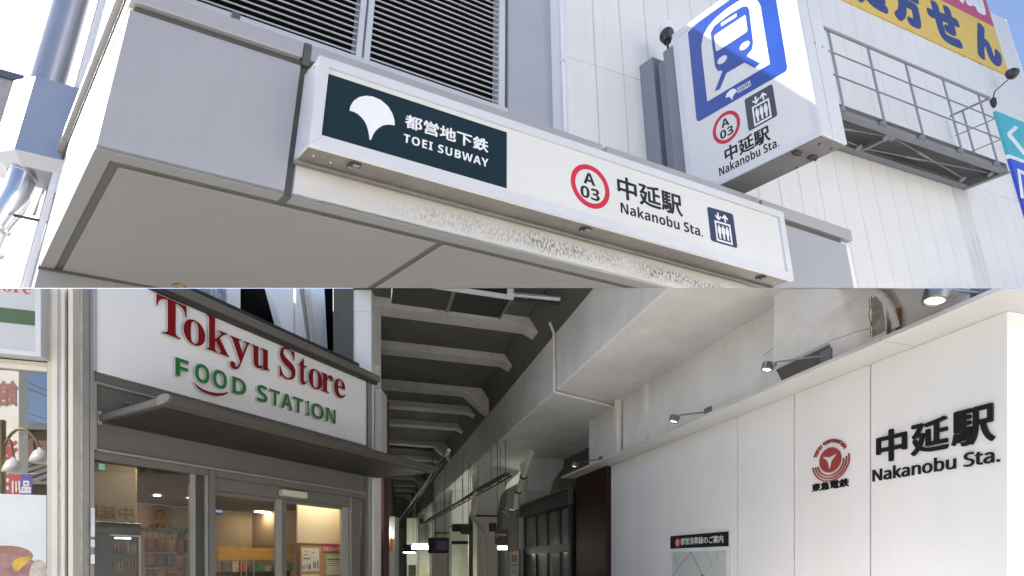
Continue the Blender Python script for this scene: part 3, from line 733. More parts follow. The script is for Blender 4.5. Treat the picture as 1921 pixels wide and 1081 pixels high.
for i, ch in enumerate('んせ方処'):
    q = PW.at((1849, 1774, 1694, 1618)[i], (77, 51, 25, -12)[i], dB)
    w = (0.62, 0.66, 0.62, 0.66)[i] * cw
    x1_ = {0: PW.at(1880, 110, dB)[0], 1: PW.at(1809, 80, dB)[0], 2: PW.at(1736, 50, dB)[0], 3: PW.at(1668, 25, dB)[0]}[i]
    x0_ = {0: PW.at(1822, 60, dB)[0], 1: PW.at(1741, 30, dB)[0], 2: PW.at(1676, 20, dB)[0], 3: PW.at(1604, 0, dB)[0]}[i]
    word(PW, ch, x0_, x1_, yb + hb * 0.10, yb + hb * (0.92, .92, .95, .95)[i], dB, dB + 0.003, 'lettering', M_bnavy, bn, 0.065, 'U')
word(PW, '局', xr - cw * 0.80, xr - cw * 0.10, yj + hb * 0.16, yj + hb * 1.0, dB, dB + 0.003, 'lettering', M_printw, bn, 0.045, 'U')
word(PW, '薬', xr - cw * 1.7, xr - cw * 1.0, yj + hb * 0.16, yj + hb * 1.0, dB, dB + 0.003, 'lettering', M_printw, bn, 0.045, 'U')
rivets([PW.pt(*PW.at(x, y, 0), 0) for x, y in ((1807, 107), (1839, 121), (1871, 135), (1892, 145))], -VB, 0.018, M_bracket, bn)
# teal and indigo sign
M_teal = pbr('teal_sign', (0.048, 0.336, 0.4), 0.4, var=0.04)
M_indigo = pbr('indigo_sign', (0.024, 0.056, 0.416), 0.4, var=0.04)
q = PW.at(1868.5, 208, 0.05); q1 = PW.at(1893, 289, 0.05); q2 = PW.at(1895, 297, 0.05)
sn = thing('wall_sign', 'teal and indigo signboard at the right edge of the clad wall', 'sign', PW.pt(q[0] + .4, q2[1] - 1, 0))
MB().rect(PW, q[0], q[0] + 1.6, q1[1], q[1], 0.001, 0.05).build('teal_board', M_teal, sn, 'U')
MB().rect(PW, q[0], q[0] + 1.6, q2[1] - 1.5, q2[1], 0.001, 0.05).build('indigo_board', M_indigo, sn, 'U')
MB().rect(PW, q[0] + 0.004, q[0] + 1.6, q2[1], q1[1], 0.001, 0.045).build('divider', M_printw, sn, 'U')
MB().poly(PW, [PW.at(x, y, .05) for x, y in ((1889, 250), (1904, 236), (1910, 240), (1897, 252), (1921, 282), (1921, 292), (1891, 256))], 0.05, 0.053).build('mark', M_printw, sn, 'U')
MB().poly(PW, [PW.at(x, y, .05) for x, y in ((1908, 316), (1921, 322), (1921, 329), (1914, 325), (1921, 372), (1915, 372))], 0.05, 0.053).build('mark', M_printw, sn, 'U')
# floodlight on its arm
fp = PW.at(1865, 190, 0)
fl = thing('floodlight', 'black floodlight on a thin curved arm below the pharmacy banner', 'lamp', PW.pt(fp[0], fp[1], 0))
def wp(x, y, d):
    return PW.pt(*PW.at(x, y, d), d)
MB().lathe(wp(1863, 192, 0.03), VC, [(-0.12, 0.03), (-0.08, 0.05), (0.05, 0.06), (0.09, 0.03)], 12).build('mount', M_black, fl, 'U')
MB().tube([wp(1863, 184, 0.06), wp(1866, 172, 0.12), wp(1877, 162, 0.22), wp(1893, 148, 0.32)], 0.012, 8).build('arm', M_black, fl, 'U')
hd = wp(1903, 140, 0.36)
MB().lathe(hd - (VA - VB * .2) * 0.1, (VA + VC * 0.35), [(0, 0.03), (0.03, 0.055), (0.09, 0.055), (0.10, 0.03), (0.15, 0.03), (0.16, 0.085), (0.30, 0.09), (0.33, 0.06)], 16).build('head', M_black, fl, 'U')

# ---------------------------------------------------------------- rainwater pipe and hopper at the left
PH = Plane(U, 'b', 2.9, 'a', 1, -1)
h0 = PH.at(67, 143); h1 = PH.at(143, 160); h2 = PH.at(28, 280)
print('hopper', h0, h1, h2)
rw = thing('rainwater_hopper', 'stainless rainwater hopper with pipe on the side of the station building', 'hopper', PH.pt(h0[0], h2[1], 0))
M_hop = pbr('bright_stainless', (0.4, 0.415, 0.45), 0.38, 0.8, 0.05, 2)
hx0, hx1 = h0[0], h0[0] + 0.56
ch = 0.17
yt, ybm = h0[1], h2[1]
def hop(yy, k=1.0):
    cx = (hx0 + hx1) / 2; cyb = 2.9 + 0.28
    pts = [(hx0, 2.9), (hx1, 2.9), (hx1, 3.5), (hx0 - .10, 3.5), (hx0 - ch, 3.5 - .12), (hx0 - ch, 2.9 + ch)]
    return [(cx + (a - cx) * k, cyb + (b - cyb) * k, yy) for a, b in pts]
secs = [hop(yt), hop(ybm), hop(ybm - 0.12, 0.62)]
co = [q for s_ in secs for q in s_]
n6 = 6
MB().add([U.p(*k) for k in co], [tuple(range(n6)), tuple(range(3 * n6 - 1, 2 * n6 - 1, -1))] + [(r * n6 + i, r * n6 + (i + 1) % n6, (r + 1) * n6 + (i + 1) % n6, (r + 1) * n6 + i) for r in range(2) for i in range(n6)], co).build('hopper', M_hop, rw, 'U')
pc = PH.at(106, 100)
pcx = (PH.at(81, 110)[0] + PH.at(125, 110)[0]) / 2
MB().tube([U.p(pcx, 3.18, yt - 0.02), U.p(pcx, 3.18, 7)], 0.17, 28).build('upper_pipe', M_hop, rw, 'U')
pc2 = PH.at(43, 330); 
e0 = U.p(pc2[0], 3.16, ybm - 0.1)
cl = [U.p(pc2[0], 3.16, ybm - 0.1), U.p(pc2[0], 3.16, ybm - 0.42), U.p(pc2[0] - 0.02, 3.18, ybm - 0.55), U.p(pc2[0] - 0.06, 3.24, ybm - 0.68), U.p(pc2[0] - 0.10, 3.30, ybm - 0.85), U.p(pc2[0] - .11, 3.31, ybm - 1.05), U.p(pc2[0] - .11, 3.31, -3.2)]
MB().tube(cl, 0.115, 24).build('outlet_pipe', M_steel, rw, 'U')
for c in (ybm - 0.13, ybm - 0.66, ybm - 0.8, ybm - 1.1, ybm - 1.4):
    MB().tube([U.p(pc2[0] - (0.0 if c > ybm - .5 else .07), 3.16 if c > ybm - .5 else 3.26, c), U.p(pc2[0] - (0.0 if c > ybm - .5 else .08), 3.16 if c > ybm - .5 else 3.27, c - 0.03)], 0.124, 24).build('collar', M_steel, rw, 'U')
bq = U.p(pc2[0] + 0.02, 3.1, ybm - 0.72)
MB().tube([bq, U.p(pc2[0] + 0.42, 3.06, ybm - 0.75)], 0.014, 8).tube([U.p(pc2[0] + 0.42, 3.06, ybm - 0.60), U.p(pc2[0] + 0.42, 3.06, ybm - 0.98)], 0.016, 8).build('bracket', M_rust, rw, 'U')
# neighbouring building far left
ng = thing('neighbour_building', 'brown brick neighbour building with dark parapet at the far left', 'building', CAM + ray(-120, 540) * 16)
NF = Frame(CAM + ray(36, 145) * 12, VA, VB, VC)
bx(NF, -8, 0, 0, 6, -12, -0.16, 'wall', pbr('brown_brick', (0.42, 0.37, 0.34), 0.8, var=0.15, vs=6, bump=0.004, bs=30), ng, 'U')
bx(NF, -8.0, 0.08, -0.08, 6, -0.158, 0.02, 'parapet', pbr('parapet', (0.10, 0.11, 0.13), 0.6), ng, 'U')
SC = 1.0
# ================================================================== LOWER PLACE: food store, viaduct and station wall
def flat(x, y=0.0):
    return Vector((x, y, 0.0))
# ---------------------------------------------------------------- ground
M_asph = pbr('asphalt', (0.055, 0.055, 0.056), 0.85, var=0.2, vs=8, bump=0.004, bs=120)
M_pave = pbr('pavement_concrete', (0.45, 0.44, 0.42), 0.8, var=0.12, vs=3, bump=0.002, bs=80)
gm = MB().add([(-400, -400, -0.02), (400, -400, -0.02), (400, 400, -0.02), (-400, 400, -0.02)], [(0, 1, 2, 3)])
gm.build('ground', M_asph, None, None, kind='structure')
MB().box(WORLD, -30, 30, -14, 60, -0.016, 0.0).build('pavement', M_pave, None, None, kind='structure')

uS = Vector(((1485 - PX) / F, 1, 0)).normalized(); nS = Vector((-uS.y, uS.x, 0))
S = Frame(flat(*((ray(182, 1055) * 6.3).xy)), uS, nS, Vector((0, 0, 1)))
uR = Vector(((685 - PX) / F, 1, 0)).normalized(); nR = Vector((uR.y, -uR.x, 0))
R = Frame(flat(*((ray(1890, 1055) * 4.87).xy)), uR, nR, Vector((0, 0, 1)))
uL = Vector(((4300 - PX) / F, 1, 0)).normalized(); nL = Vector((-uL.y, uL.x, 0))
LF = Frame(flat(*((ray(138, 1055) * 6.05).xy)), uL, nL, Vector((0, 0, 1)))
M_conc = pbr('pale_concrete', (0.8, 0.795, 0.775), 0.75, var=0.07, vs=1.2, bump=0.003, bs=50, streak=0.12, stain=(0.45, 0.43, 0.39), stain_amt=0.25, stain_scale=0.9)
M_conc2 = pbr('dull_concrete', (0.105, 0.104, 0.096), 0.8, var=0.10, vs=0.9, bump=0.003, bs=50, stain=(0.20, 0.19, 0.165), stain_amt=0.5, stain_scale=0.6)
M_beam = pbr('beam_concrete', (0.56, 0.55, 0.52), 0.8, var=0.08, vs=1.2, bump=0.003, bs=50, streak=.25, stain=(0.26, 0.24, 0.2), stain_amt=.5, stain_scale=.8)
M_plaster = pbr('white_plaster', (0.86, 0.855, 0.84), 0.75, var=0.05, vs=1.5, bump=0.006, bs=90, stain=(0.42, 0.36, 0.28), stain_amt=0.3, stain_scale=1.4)
M_smooth = pbr('painted_pier', (0.9, 0.9, 0.9), 0.6, var=0.03, vs=1, stain=(0.55, 0.53, 0.5), stain_amt=0.2, stain_scale=1.5)
M_wall = pbr('station_panel', (0.80, 0.80, 0.795), 0.4, var=0.03, vs=0.8, streak=0.05, stain=(0.6, 0.57, 0.5), stain_amt=0.12, stain_scale=1.1)
M_ledge = pbr('ledge_metal', (0.60, 0.60, 0.59), 0.4, var=0.04)
M_sgrey = pbr('store_frame_grey', (0.15, 0.145, 0.133), 0.42, 0.1, 0.05, 2)
M_sgrey2 = pbr('store_frame_light', (0.30, 0.292, 0.275), 0.45, 0.1, 0.06, 3)
M_brown = pbr('cap_brown_grey', (0.17, 0.16, 0.14), 0.42, 0.1, 0.05, 2)
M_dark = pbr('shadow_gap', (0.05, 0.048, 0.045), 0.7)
M_stf = pbr('store_sign_white', (0.88, 0.88, 0.88), 0.35, var=0.015)
M_lred = pbr('letter_red', (0.21, 0.006, 0.009), 0.45, var=0.05, spec=.25)
M_lgreen = pbr('letter_green', (0.028, 0.20, 0.055), 0.45, var=0.05, spec=.25)
M_lside = pbr('letter_side', (0.62, 0.605, 0.575), 0.4, 0.2, 0.05)
M_maroon = pbr('maroon_panel', (0.085, 0.028, 0.03), 0.5, var=0.15, vs=2, streak=0.2)
M_pipe = pbr('ivory_pipe', (0.78, 0.75, 0.68), 0.5, var=0.06, vs=4)
M_blk = pbr('black_metal', (0.018, 0.018, 0.018), 0.45)
M_cable = pbr('black_cable', (0.03, 0.03, 0.03), 0.6)

# ---------------------------------------------------------------- food store
PS0 = Plane(S, 'b', 0.0, 'a', 1, -1)
zc = lambda px, py, b=0.0: S.at(px, py, b=b)[2]
za = lambda px, b=0.0: S.at(px, 1000, b=b)[0]
a0 = za(177); aW0 = za(181.5); aW1 = za(687); a1 = za(705)
c_sb = (zc(181.5, 693) + zc(686.5, 838)) / 2
c_st = zc(686.6, 716)
c_ct = zc(708, 703, -0.12)
c_p0 = (zc(177, 838) + zc(682, 928.5)) / 2
c_p1 = zc(177, 714)
c_wt = (zc(177, 856, 0.05) + zc(361, 894, 0.05)) / 2
c_dt = zc(406, 920, 0.1)
print('store: width', aW1 - aW0, 'sign', c_sb, c_st, 'cap', c_ct, 'panel', c_p0, c_p1, 'window top', c_wt, 'door top', c_dt)
store = thing('food_store', 'grey framed food store front with white signboard, glass door and warm lit interior', 'shop', S.p(2.5, 1, 0))
sb = bx(S, aW0, aW1, 0.0, 0.12, c_sb, c_st, 'signboard', M_stf, store, 'L', 0.004)
bx(S, a0 - 0.02, aW0 - 0.001, -0.012, 0.14, c_sb, c_st + 0.1, 'sign_edge', pbr('edge_shade_grey', (0.42, 0.43, 0.47), 0.4), store, 'L')  # blue grey paints the shading on the side of the sign
MB().box(S, a0 - 0.3, a1, -0.12, 0.6, c_st + 0.055, c_ct, 0.01).build('cap', M_brown, store, 'L')
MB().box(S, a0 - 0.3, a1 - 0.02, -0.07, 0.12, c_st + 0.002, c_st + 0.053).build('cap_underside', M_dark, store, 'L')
aj = za(567); MB().box(S, aj - 0.012, aj + 0.012, -0.128, -0.1, c_st + 0.05, c_ct + 0.004).build('cap_joint', M_sgrey, store, 'L')
bx(S, aW0 - 0.05, aW1 + 0.02, 0.03, 0.16, c_p1, c_sb - 0.002, 'sill_band', M_sgrey, store, 'L')
# recessed grey panel with pale edging behind the awning
bx(S, aW0, aW1, 0.05, 0.16, c_p0 + 0.02, c_p1 - 0.03, 'awning_panel', M_sgrey, store, 'L')
bx(S, a0, a0 + 0.028, 0.0, 0.1, c_p0, c_p1, 'edging', M_sgrey2, store, 'L', 0.003)
bx(S, a0 + 0.03, aW1, 0.0, 0.1, c_p1 - 0.03, c_p1 - 0.002, 'edging', M_sgrey2, store, 'L', 0.003)
bx(S, a0 + 0.03, aW1, -0.005, 0.1, c_p0 - 0.012, c_p0 + 0.018, 'edging', M_sgrey2, store, 'L', 0.004)
bx(S, a0, aW1, 0.03, 0.16, c_wt, c_p0 - 0.014, 'window_header', M_sgrey, store, 'L', 0.003)
# right hand pilaster
for x0, x1, b0, m_ in ((687.4, 691, 0.03, M_sgrey), (691, 696, 0.0, M_sgrey2), (696, 698, 0.04, M_dark), (698.2, 702, -0.005, M_white)):
    bx(S, za(x0) + 0.001, za(x1), b0, 0.5, 0, c_st + 0.03, 'pilaster', m_, store, 'L', 0.003)
# posts, windows, doors
def fpost(x0, x1, b0, b1, c1, mat=M_sgrey2, c0=0.0, name='mullion'):
    return bx(S, za(x0), za(x1), b0, b1, c0, c1, name, mat, store, 'L', 0.004)
fpost(361, 371, 0.05, 0.12, c_wt); fpost(388, 393, 0.03, 0.14, c_p0 - 0.02); fpost(393, 404.6, 0.0, 0.16, c_p0 - 0.015, M_sgrey)
fpost(523, 534, 0.07, 0.12, c_dt - 0.02); fpost(534.3, 545, 0.10, 0.15, c_dt - 0.02, M_sgrey)
fpost(648, 661, 0.10, 0.16, c_dt - 0.02); fpost(661, 664, 0.06, 0.16, c_wt); fpost(664.2, 684, 0.12, 0.18, c_wt, M_sgrey, name='reveal')
bx(S, za(404.8), za(661), 0.06, 0.17, c_dt - 0.01, c_wt - 0.001, 'door_header', M_sgrey, store, 'L', 0.004)
bx(S, za(404.8), za(648), 0.08, 0.13, c_dt - 0.075, c_dt - 0.012, 'door_rail', M_sgrey, store, 'L', 0.004)
G_win = glass('shop_glass', (0.86, 0.85, 0.82), 1.5)
G_door = glass('door_glass', (0.92, 0.92, 0.90), 0.8)
bx(S, a0 + 0.005, za(361) - 0.002, 0.08, 0.088, 0.3, c_wt - 0.002, 'window', G_win, store, 'L')
bx(S, za(371) + 0.002, za(388) - 0.002, 0.08, 0.088, 0.1, c_wt - 0.002, 'window', pbr('dark_glass', (0.05, 0.05, 0.05), 0.08), store, 'L')
bx(S, za(404.6) + 0.002, za(523) - 0.002, 0.09, 0.098, 0.05, c_dt - 0.08, 'door', G_door, store, 'L')
bx(S, za(545) + 0.002, za(648) - 0.002, 0.125, 0.133, 0.05, c_dt - 0.08, 'door', G_door, store, 'L')
sensor = bx(S, za(526), za(573), -0.06, 0.055, zc(573, 935, -.06), zc(530, 917, -.06), 'door_sensor', pbr('sensor_cream', (0.60, 0.57, 0.50), 0.4), store, 'L', 0.012)
# door stickers
PD = Plane(S, 'b', 0.088, 'a', 1, -1)
c = PD.at(411, 960); MB().disc(PD, c[0], c[1], 0.058, 0.058, 0.0, 0.002).build('sticker', pbr('sticker_blue', (0.03, 0.06, 0.22), 0.4), store, 'L')
c = PD.at(411, 959); MB().rect(PD, c[0] - 0.05, c[0] + 0.05, c[1] - 0.022, c[1] + 0.014, 0.002, 0.003).build('sticker', M_printw, store, 'L')
PD2 = Plane(S, 'b', 0.079, 'a', 1, -1)
c = PD2.at(191, 876); MB().rect(PD2, c[0] - 0.033, c[0] + 0.033, c[1] - 0.036, c[1] + 0.036, 0.0, 0.002).build('sticker', pbr('sticker_mint', (0.25, 0.62, 0.55), 0.4, var=0.3, vs=30), store, 'L')
for y0_, y1_ in ((952, 1007), (1012, 1027), (1040, 1058)):
    bx(S, za(168), za(176), -0.03, 0.0, zc(172, y1_, -.03), zc(172, y0_, -.03), 'door_plate', M_steel, store, 'L', 0.002)
# sign letters, each one cut out and standing proud
dL = 0.062
PL_ = Plane(S, 'b', 0.0, 'a', 1, -1)
def line_c(px, py): return PL_.at(px, py, dL)[1]
base_c = line_c(322, 630.5); cap_c = line_c(322, 563); 
base_c2 = line_c(640, 747)
xh_c = line_c(365, 598) ; desc_c = line_c(440, 688)
asc_c = line_c(395, 593.5)
print('letter lines', base_c, base_c2, cap_c, xh_c, asc_c, desc_c)
bc = (base_c + base_c2) / 2
H = cap_c - bc
spec = [('𝐓', 293.3, 350, 0, 1), ('𝐨', 344.5, 385, -.02, .70), ('𝐤', 388, 430, 0, 1.02), ('𝐲', 431.6, 469, -.31, .68), ('𝐮', 472, 506, -.02, .68),
        ('𝐒', 524.5, 554.5, -.03, 1.03), ('𝐭', 561, 576, -.02, .92), ('𝐨', 579, 604.6, -.02, .70), ('𝐫', 603, 625, 0, .70), ('𝐞', 626.6, 648, -.02, .70)]
for ch, x0, x1, k0, k1 in spec:
    xa, xb = PL_.at(x0, 600, dL)[0], PL_.at(x1, 600, dL)[0]
    side = word(PL_, ch, xa, xb, bc + k0 * H, bc + k1 * H, 0.004, dL - 0.001, 'letter', M_lside, store, 0.0, 'L')
    word(PL_, ch, xa, xb, bc + k0 * H, bc + k1 * H, dL - 0.001, dL, 'letter_face', M_lred, side, 0.0, 'L')
gb_ = (line_c(329, 702.8) + line_c(629.8, 796)) / 2; gt_ = (line_c(329, 667.6) + line_c(629.8, 771.4)) / 2
print('green', gb_, gt_)
for ch, x0, x1 in (('𝗙', 329, 354), ('𝗢', 366, 393), ('𝗢', 399.6, 426), ('𝗗', 436, 462), ('𝗦', 482.4, 501.8), ('𝗧', 506.6, 525.3), ('𝗔', 527.3, 549.3), ('𝗧', 549.8, 569), ('𝗜', 575.3, 580.6), ('𝗢', 584.3, 607.3), ('𝗡', 611.8, 629.8)):
    xa, xb = PL_.at(x0, 700, dL)[0], PL_.at(x1, 700, dL)[0]
    o_ = 0.01 if ch in '𝗢𝗦' else 0
    up = 0.012 if x0 in (366, 399.6) else 0
    side = word(PL_, ch, xa, xb, gb_ - o_ + up, gt_ + o_ + up, 0.004, dL - 0.001, 'letter', M_lside, store, 0.0, 'L')
    word(PL_, ch, xa, xb, gb_ - o_ + up, gt_ + o_ + up, dL - 0.001, dL, 'letter_face', M_lgreen, side, 0.0, 'L')
sp = [PL_.at(x, y, dL) for x, y in ((363, 716), (372, 725), (383, 731.5), (395, 735.5), (407, 737.5), (418, 737.5), (428.7, 735.5), (428, 738.5), (418, 742), (406, 743), (394, 740.5), (381, 735.5), (370, 728))]
sm = MB().poly(PL_, sp, 0.004, dL - 0.001).build('smile_mark', M_lside, store, 'L')
MB().poly(PL_, sp, dL - 0.001, dL).build('smile_face', M_lred, sm, 'L')

# ---------------------------------------------------------------- awning
ca = zc(188, 786, 0.0)
q = S.at(330, 752, c=ca); aw_d = -q[1]
q2 = S.at(799, 884, c=ca)
print('awning: c', ca, 'reach', aw_d, 'a', za(187), q[0], q2)
aA0 = za(187) ; aA1 = za(683)
aF0, aF1 = q[0], q2[0]
AWD = aw_d
aw = thing('awning', 'dark grey flat metal awning with rounded front edge over the food store door', 'awning', S.p(2.5, -0.4, ca))
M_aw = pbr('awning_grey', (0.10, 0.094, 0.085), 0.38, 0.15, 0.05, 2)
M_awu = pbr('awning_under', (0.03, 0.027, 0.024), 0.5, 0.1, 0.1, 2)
prof = [(0.045, ca - 0.03), (-AWD * .86, ca - 0.035), (-AWD * .95, ca - 0.02), (-AWD, ca + 0.02), (-AWD * .985, ca + 0.055), (-AWD * .94, ca + 0.07), (0.045, ca + 0.065)]
def extr(fr, pr, s0, s1):
    n = len(pr)
    co = [(s0, b, c) for b, c in pr] + [(s1, b, c) for b, c in pr]
    return MB().add([fr.p(*k) for k in co], [tuple(range(n)), tuple(range(2 * n - 1, n - 1, -1))] + [(i, (i + 1) % n, (i + 1) % n + n, i + n) for i in range(n)], co)
aS, aE = aA0 + 0.02, aF1
extr(S, prof, aS, aE).build('deck', M_aw, aw, 'L')
nsl = 9
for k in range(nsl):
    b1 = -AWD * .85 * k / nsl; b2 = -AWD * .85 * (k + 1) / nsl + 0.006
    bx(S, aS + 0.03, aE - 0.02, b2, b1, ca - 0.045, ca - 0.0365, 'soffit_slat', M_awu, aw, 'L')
MB().box(S, aS - 0.03, aS, -AWD * .86, 0.045, ca - 0.03, ca + 0.05, 0.012).build('end_rail', pbr('awning_end', (0.12, 0.11, 0.09), 0.35, 0.3), aw, 'L')
extr(S, [(-AWD * .85, ca - 0.04), (-AWD * .97, ca - 0.02), (-AWD * 1.01, ca + 0.02), (-AWD * .99, ca + 0.06), (-AWD * .94, ca + 0.075), (-AWD * .85, ca + 0.07)], aS - 0.035, aS - 0.002).build('end_cap', pbr('awning_end2', (0.18, 0.165, 0.14), 0.3, 0.4), aw, 'L')
MB().box(S, aS - 0.04, aS + 0.01, 0.0, 0.05, ca - 0.07, ca + 0.1, 0.006).build('wall_bracket', M_sgrey2, aw, 'L')
MB().lathe(S.p(aE - 0.01, -AWD * .95, ca + 0.02), uS, [(0, 0.03), (0.03, 0.03), (0.04, 0.015)], 12).build('end_cap', M_sgrey2, aw, 'L')
# tie bolts
for px, py in ((238, 756),):
    p = S.p(*S.at(px, py, b=0.04))
    MB().lathe(p, -nS, [(0, 0.028), (0.012, 0.03), (0.03, 0.026), (0.05, 0.012), (0.07, 0.01)], 14).tube([p - nS * .05, p - nS * 0.12 - Vector((0, 0, .05))], 0.012, 8).build('tie_bolt', M_steel, aw, 'L')

# ---------------------------------------------------------------- store interior
M_iwall = pbr('interior_wall', (0.24, 0.18, 0.115), 0.7, var=0.05)
M_iceil = pbr('interior_ceiling', (0.15, 0.12, 0.085), 0.8, var=0.04)
M_ifloor = pbr('interior_floor', (0.30, 0.26, 0.22), 0.4)
ZC = 3.25
room = thing('store_interior', 'warm brown walls and ceiling of the store seen through the glass', 'room', S.p(3, 3, 0))
aI0, aI1, bI1 = a0 - 0.2, aW1 - 0.05, 8.5
RF = [(aI0, .2), (aI1, .2), (aI1 + .25, 1.0), (aI1 + 3.4, 5.0), (aI1 + 3.4, bI1), (aI0, bI1)]
def slab(pts, z0, z1):
    n = len(pts); co = [(a, b, z0) for a, b in pts] + [(a, b, z1) for a, b in pts]
    return MB().add([S.p(*k) for k in co], [tuple(range(n)), tuple(range(2 * n - 1, n - 1, -1))] + [(i, (i + 1) % n, (i + 1) % n + n, i + n) for i in range(n)], co)
slab(RF, 0.0, 0.01).build('floor', M_ifloor, room, 'L')
slab(RF, ZC, ZC + .05).build('ceiling', M_iceil, room, 'L')
def wseg(p, q, mat, t=.06):
    d = Vector((q[0] - p[0], q[1] - p[1])).normalized(); n_ = Vector((d.y, -d.x)) * t
    slab([p, q, (q[0] + n_.x, q[1] + n_.y), (p[0] + n_.x, p[1] + n_.y)], 0.011, ZC - .001).build('wall', mat, room, 'L')
for k in (1, 2, 3, 4, 5):
    wseg(RF[k], RF[(k + 1) % 6], M_iwall)
bx(S, a0, aW1, 0.19, 0.25, c_wt, c_st + .4, 'lintel', M_dark, room, 'L')
E_tube = glow('ceiling_tube', (1.0, 0.86, 0.60), 25.0)
E_down = glow('downlight_glow', (1.0, 0.78, 0.48), 60.0)
def clight(px, py, w, l):
    q = S.at(px, py, c=ZC - 0.01)
    return bx(S, q[0] - l / 2, q[0] + l / 2, q[1] - w / 2, q[1] + w / 2, ZC - 0.02, ZC - 0.004, 'ceiling_light', E_tube, room, 'L')
for px, py in ((477, 936), (505, 962), (550, 993)):
    clight(px, py, 0.24, 0.9)
for px, py in ((246, 900), (178, 907), (192, 913), (202, 881), (350, 967), (356, 996), (420, 993), (492, 999), (358, 935), (295, 930), (230, 940), (620, 945), (600, 950)):
    q = S.at(px, py, c=ZC - 0.01)
    if not (aI0 < q[0] < aI1 and 0.25 < q[1] < bI1): continue
    MB().lathe(S.p(q[0], q[1], ZC), (0, 0, -1), [(0, 0.07), (0.012, 0.07), (0.014, 0.05)], 14, True, True).build('downlight', E_down, room, 'L')
for px, b_ in ((575, .40), (625, .40), (200, .55), (250, .62), (310, .8), (345, 1.0), (430, 2.5), (470, 4.2), (520, 2.2)):  # lamps added to brighten the partition, window goods and shop depth
    a_ = S.at(px, 1000, b=b_)[0]
    MB().lathe(S.p(a_, b_, ZC - .001), (0, 0, -1), [(0, 0.06), (0.012, 0.06), (0.014, 0.045)], 14, True, True).build('downlight', E_down, room, 'L')
bx(S, S.at(560, 1000, b=.4)[0], S.at(645, 1000, b=.4)[0], .27, .44, ZC - .03, ZC - .004, 'ceiling_light', E_tube, room, 'L')  # tube added to brighten the cream partition
# cold cabinet behind the left window
M_cab = pbr('cabinet_black', (0.03, 0.034, 0.045), 0.4)
cab = thing('drinks_cabinet', 'black drinks cabinet with white edged glass front inside the store window', 'cabinet', S.p(0.4, 0.9, 0))
def ip(px, b): return S.at(px, 1000, b=b)[0]
k0 = ip(186, 0.75); k1 = ip(262, 0.75)
ctop = S.at(262, 986, b=.75)[2]
print('cabinet', k0, k1, ctop)
bx(S, k0 - .5, k1, 0.75, 1.5, 0.0, ctop - 0.14, 'body', M_cab, cab, 'L')
bx(S, k0 - .5, k1 + .01, 0.72, 1.5, ctop - 0.138, ctop + 0.03, 'top', pbr('cabinet_top', (0.05, 0.053, 0.06), 0.35), cab, 'L', 0.01)
kk0 = k0 + 0.12
for x0, x1, y0, y1 in ((kk0, k1, ctop - 0.165, ctop - 0.145), (k1 - 0.02, k1, 0.4, ctop - 0.166)):
    bx(S, x0, x1, 0.715, 0.75, y0, y1, 'edge_strip', M_white, cab, 'L')
bx(S, kk0 + .06, k1 - .12, 0.735, 0.75, ctop - 0.20, ctop - 0.185, 'strip_light', glow('cabinet_light', (1, 0.93, 0.85), 4), cab, 'L')
rnd = random.Random(3)
ORD = ('first', 'second', 'third', 'fourth', 'fifth', 'sixth', 'seventh')
CN = {(0.45, 0.06, 0.05): 'red', (0.5, 0.35, 0.08): 'ochre', (0.2, 0.3, 0.1): 'green', (0.5, 0.48, 0.42): 'cream', (0.3, 0.12, 0.08): 'brown'}
for j in range(3):
    for i in range(7):
        w = (k1 - kk0 - 0.08) / 7
        x = kk0 + 0.03 + i * w
        h = 0.12 + 0.06 * rnd.random()
        colr = rnd.choice([(0.45, 0.06, 0.05), (0.5, 0.35, 0.08), (0.2, 0.3, 0.1), (0.5, 0.48, 0.42), (0.3, 0.12, 0.08)])
        m_ = pbr('goods', tuple(v * .45 for v in colr), 0.4, var=0.3, vs=25)
        z = ctop - 0.42 - j * 0.24
        tag(MB().box(S, x, x + w * .8, 0.70, 0.74, z, z + h, 0.01).build('drink_pack', m_, None, 'L'), '%s drink pack, %s from the left on the %s shelf of the black cabinet' % (CN[colr], ORD[i], ('top', 'middle', 'lowest')[j]), 'pack', 'drink packs in the cabinet') if z > 0.8 else None
# snack rack with bags
rk = thing('snack_rack', 'black wire rack hung with shiny snack bags inside the store window', 'rack', S.p(1.6, 1.2, 0))
r0, r1 = ip(264, 1.25), ip(385, 1.25)
rt = S.at(300, 998, b=1.25)[2]
m = MB()
for i in range(12):
    x = r0 + (r1 - r0) * i / 11
    m.box(S, x - 0.004, x + 0.004, 1.25, 1.258, 0.3, rt)
for j in range(10):
    z = rt - j * 0.1
    m.box(S, r0, r1, 1.259, 1.265, z - 0.004, z + 0.004)
m.build('wire_grid', M_blk, rk, 'L')
bx(S, r0 + 0.55, r0 + 0.62, 1.2, 1.28, 0, rt, 'upright', M_cab, rk, 'L')
bx(S, r0, r1, 1.22, 1.29, rt, rt + 0.06, 'top_rail', M_cab, rk, 'L')
def bag(cx, cz, w, h, b, col, lab):
    bm = bmesh.new()
    bmesh.ops.create_grid(bm, x_segments=6, y_segments=7, size=0.5)
    geo = bmesh.ops.extrude_face_region(bm, geom=bm.faces[:])
    vs2 = [v for v in geo['geom'] if isinstance(v, bmesh.types.BMVert)]
    top = set(vs2)
    for v in bm.verts:
        f = max(0, (1 - (2 * v.co.x) ** 4)) * max(0, (1 - (2 * v.co.y) ** 4))
        v.co.z = (0.055 * f + 0.004) * (1 if v in top else -1) + rnd.uniform(-.004, .004)
    mb = MB(); mb.add_bm(bm, lambda co: S.p(cx + co.x * w, b - co.z, cz + co.y * h))
    return mb.build('snack_bag', pbr('foil', tuple(v * .5 for v in col), 0.22, 0.35, 0.25, 14), None, 'L', lab, 'bag', 'snack bags on the wire rack')
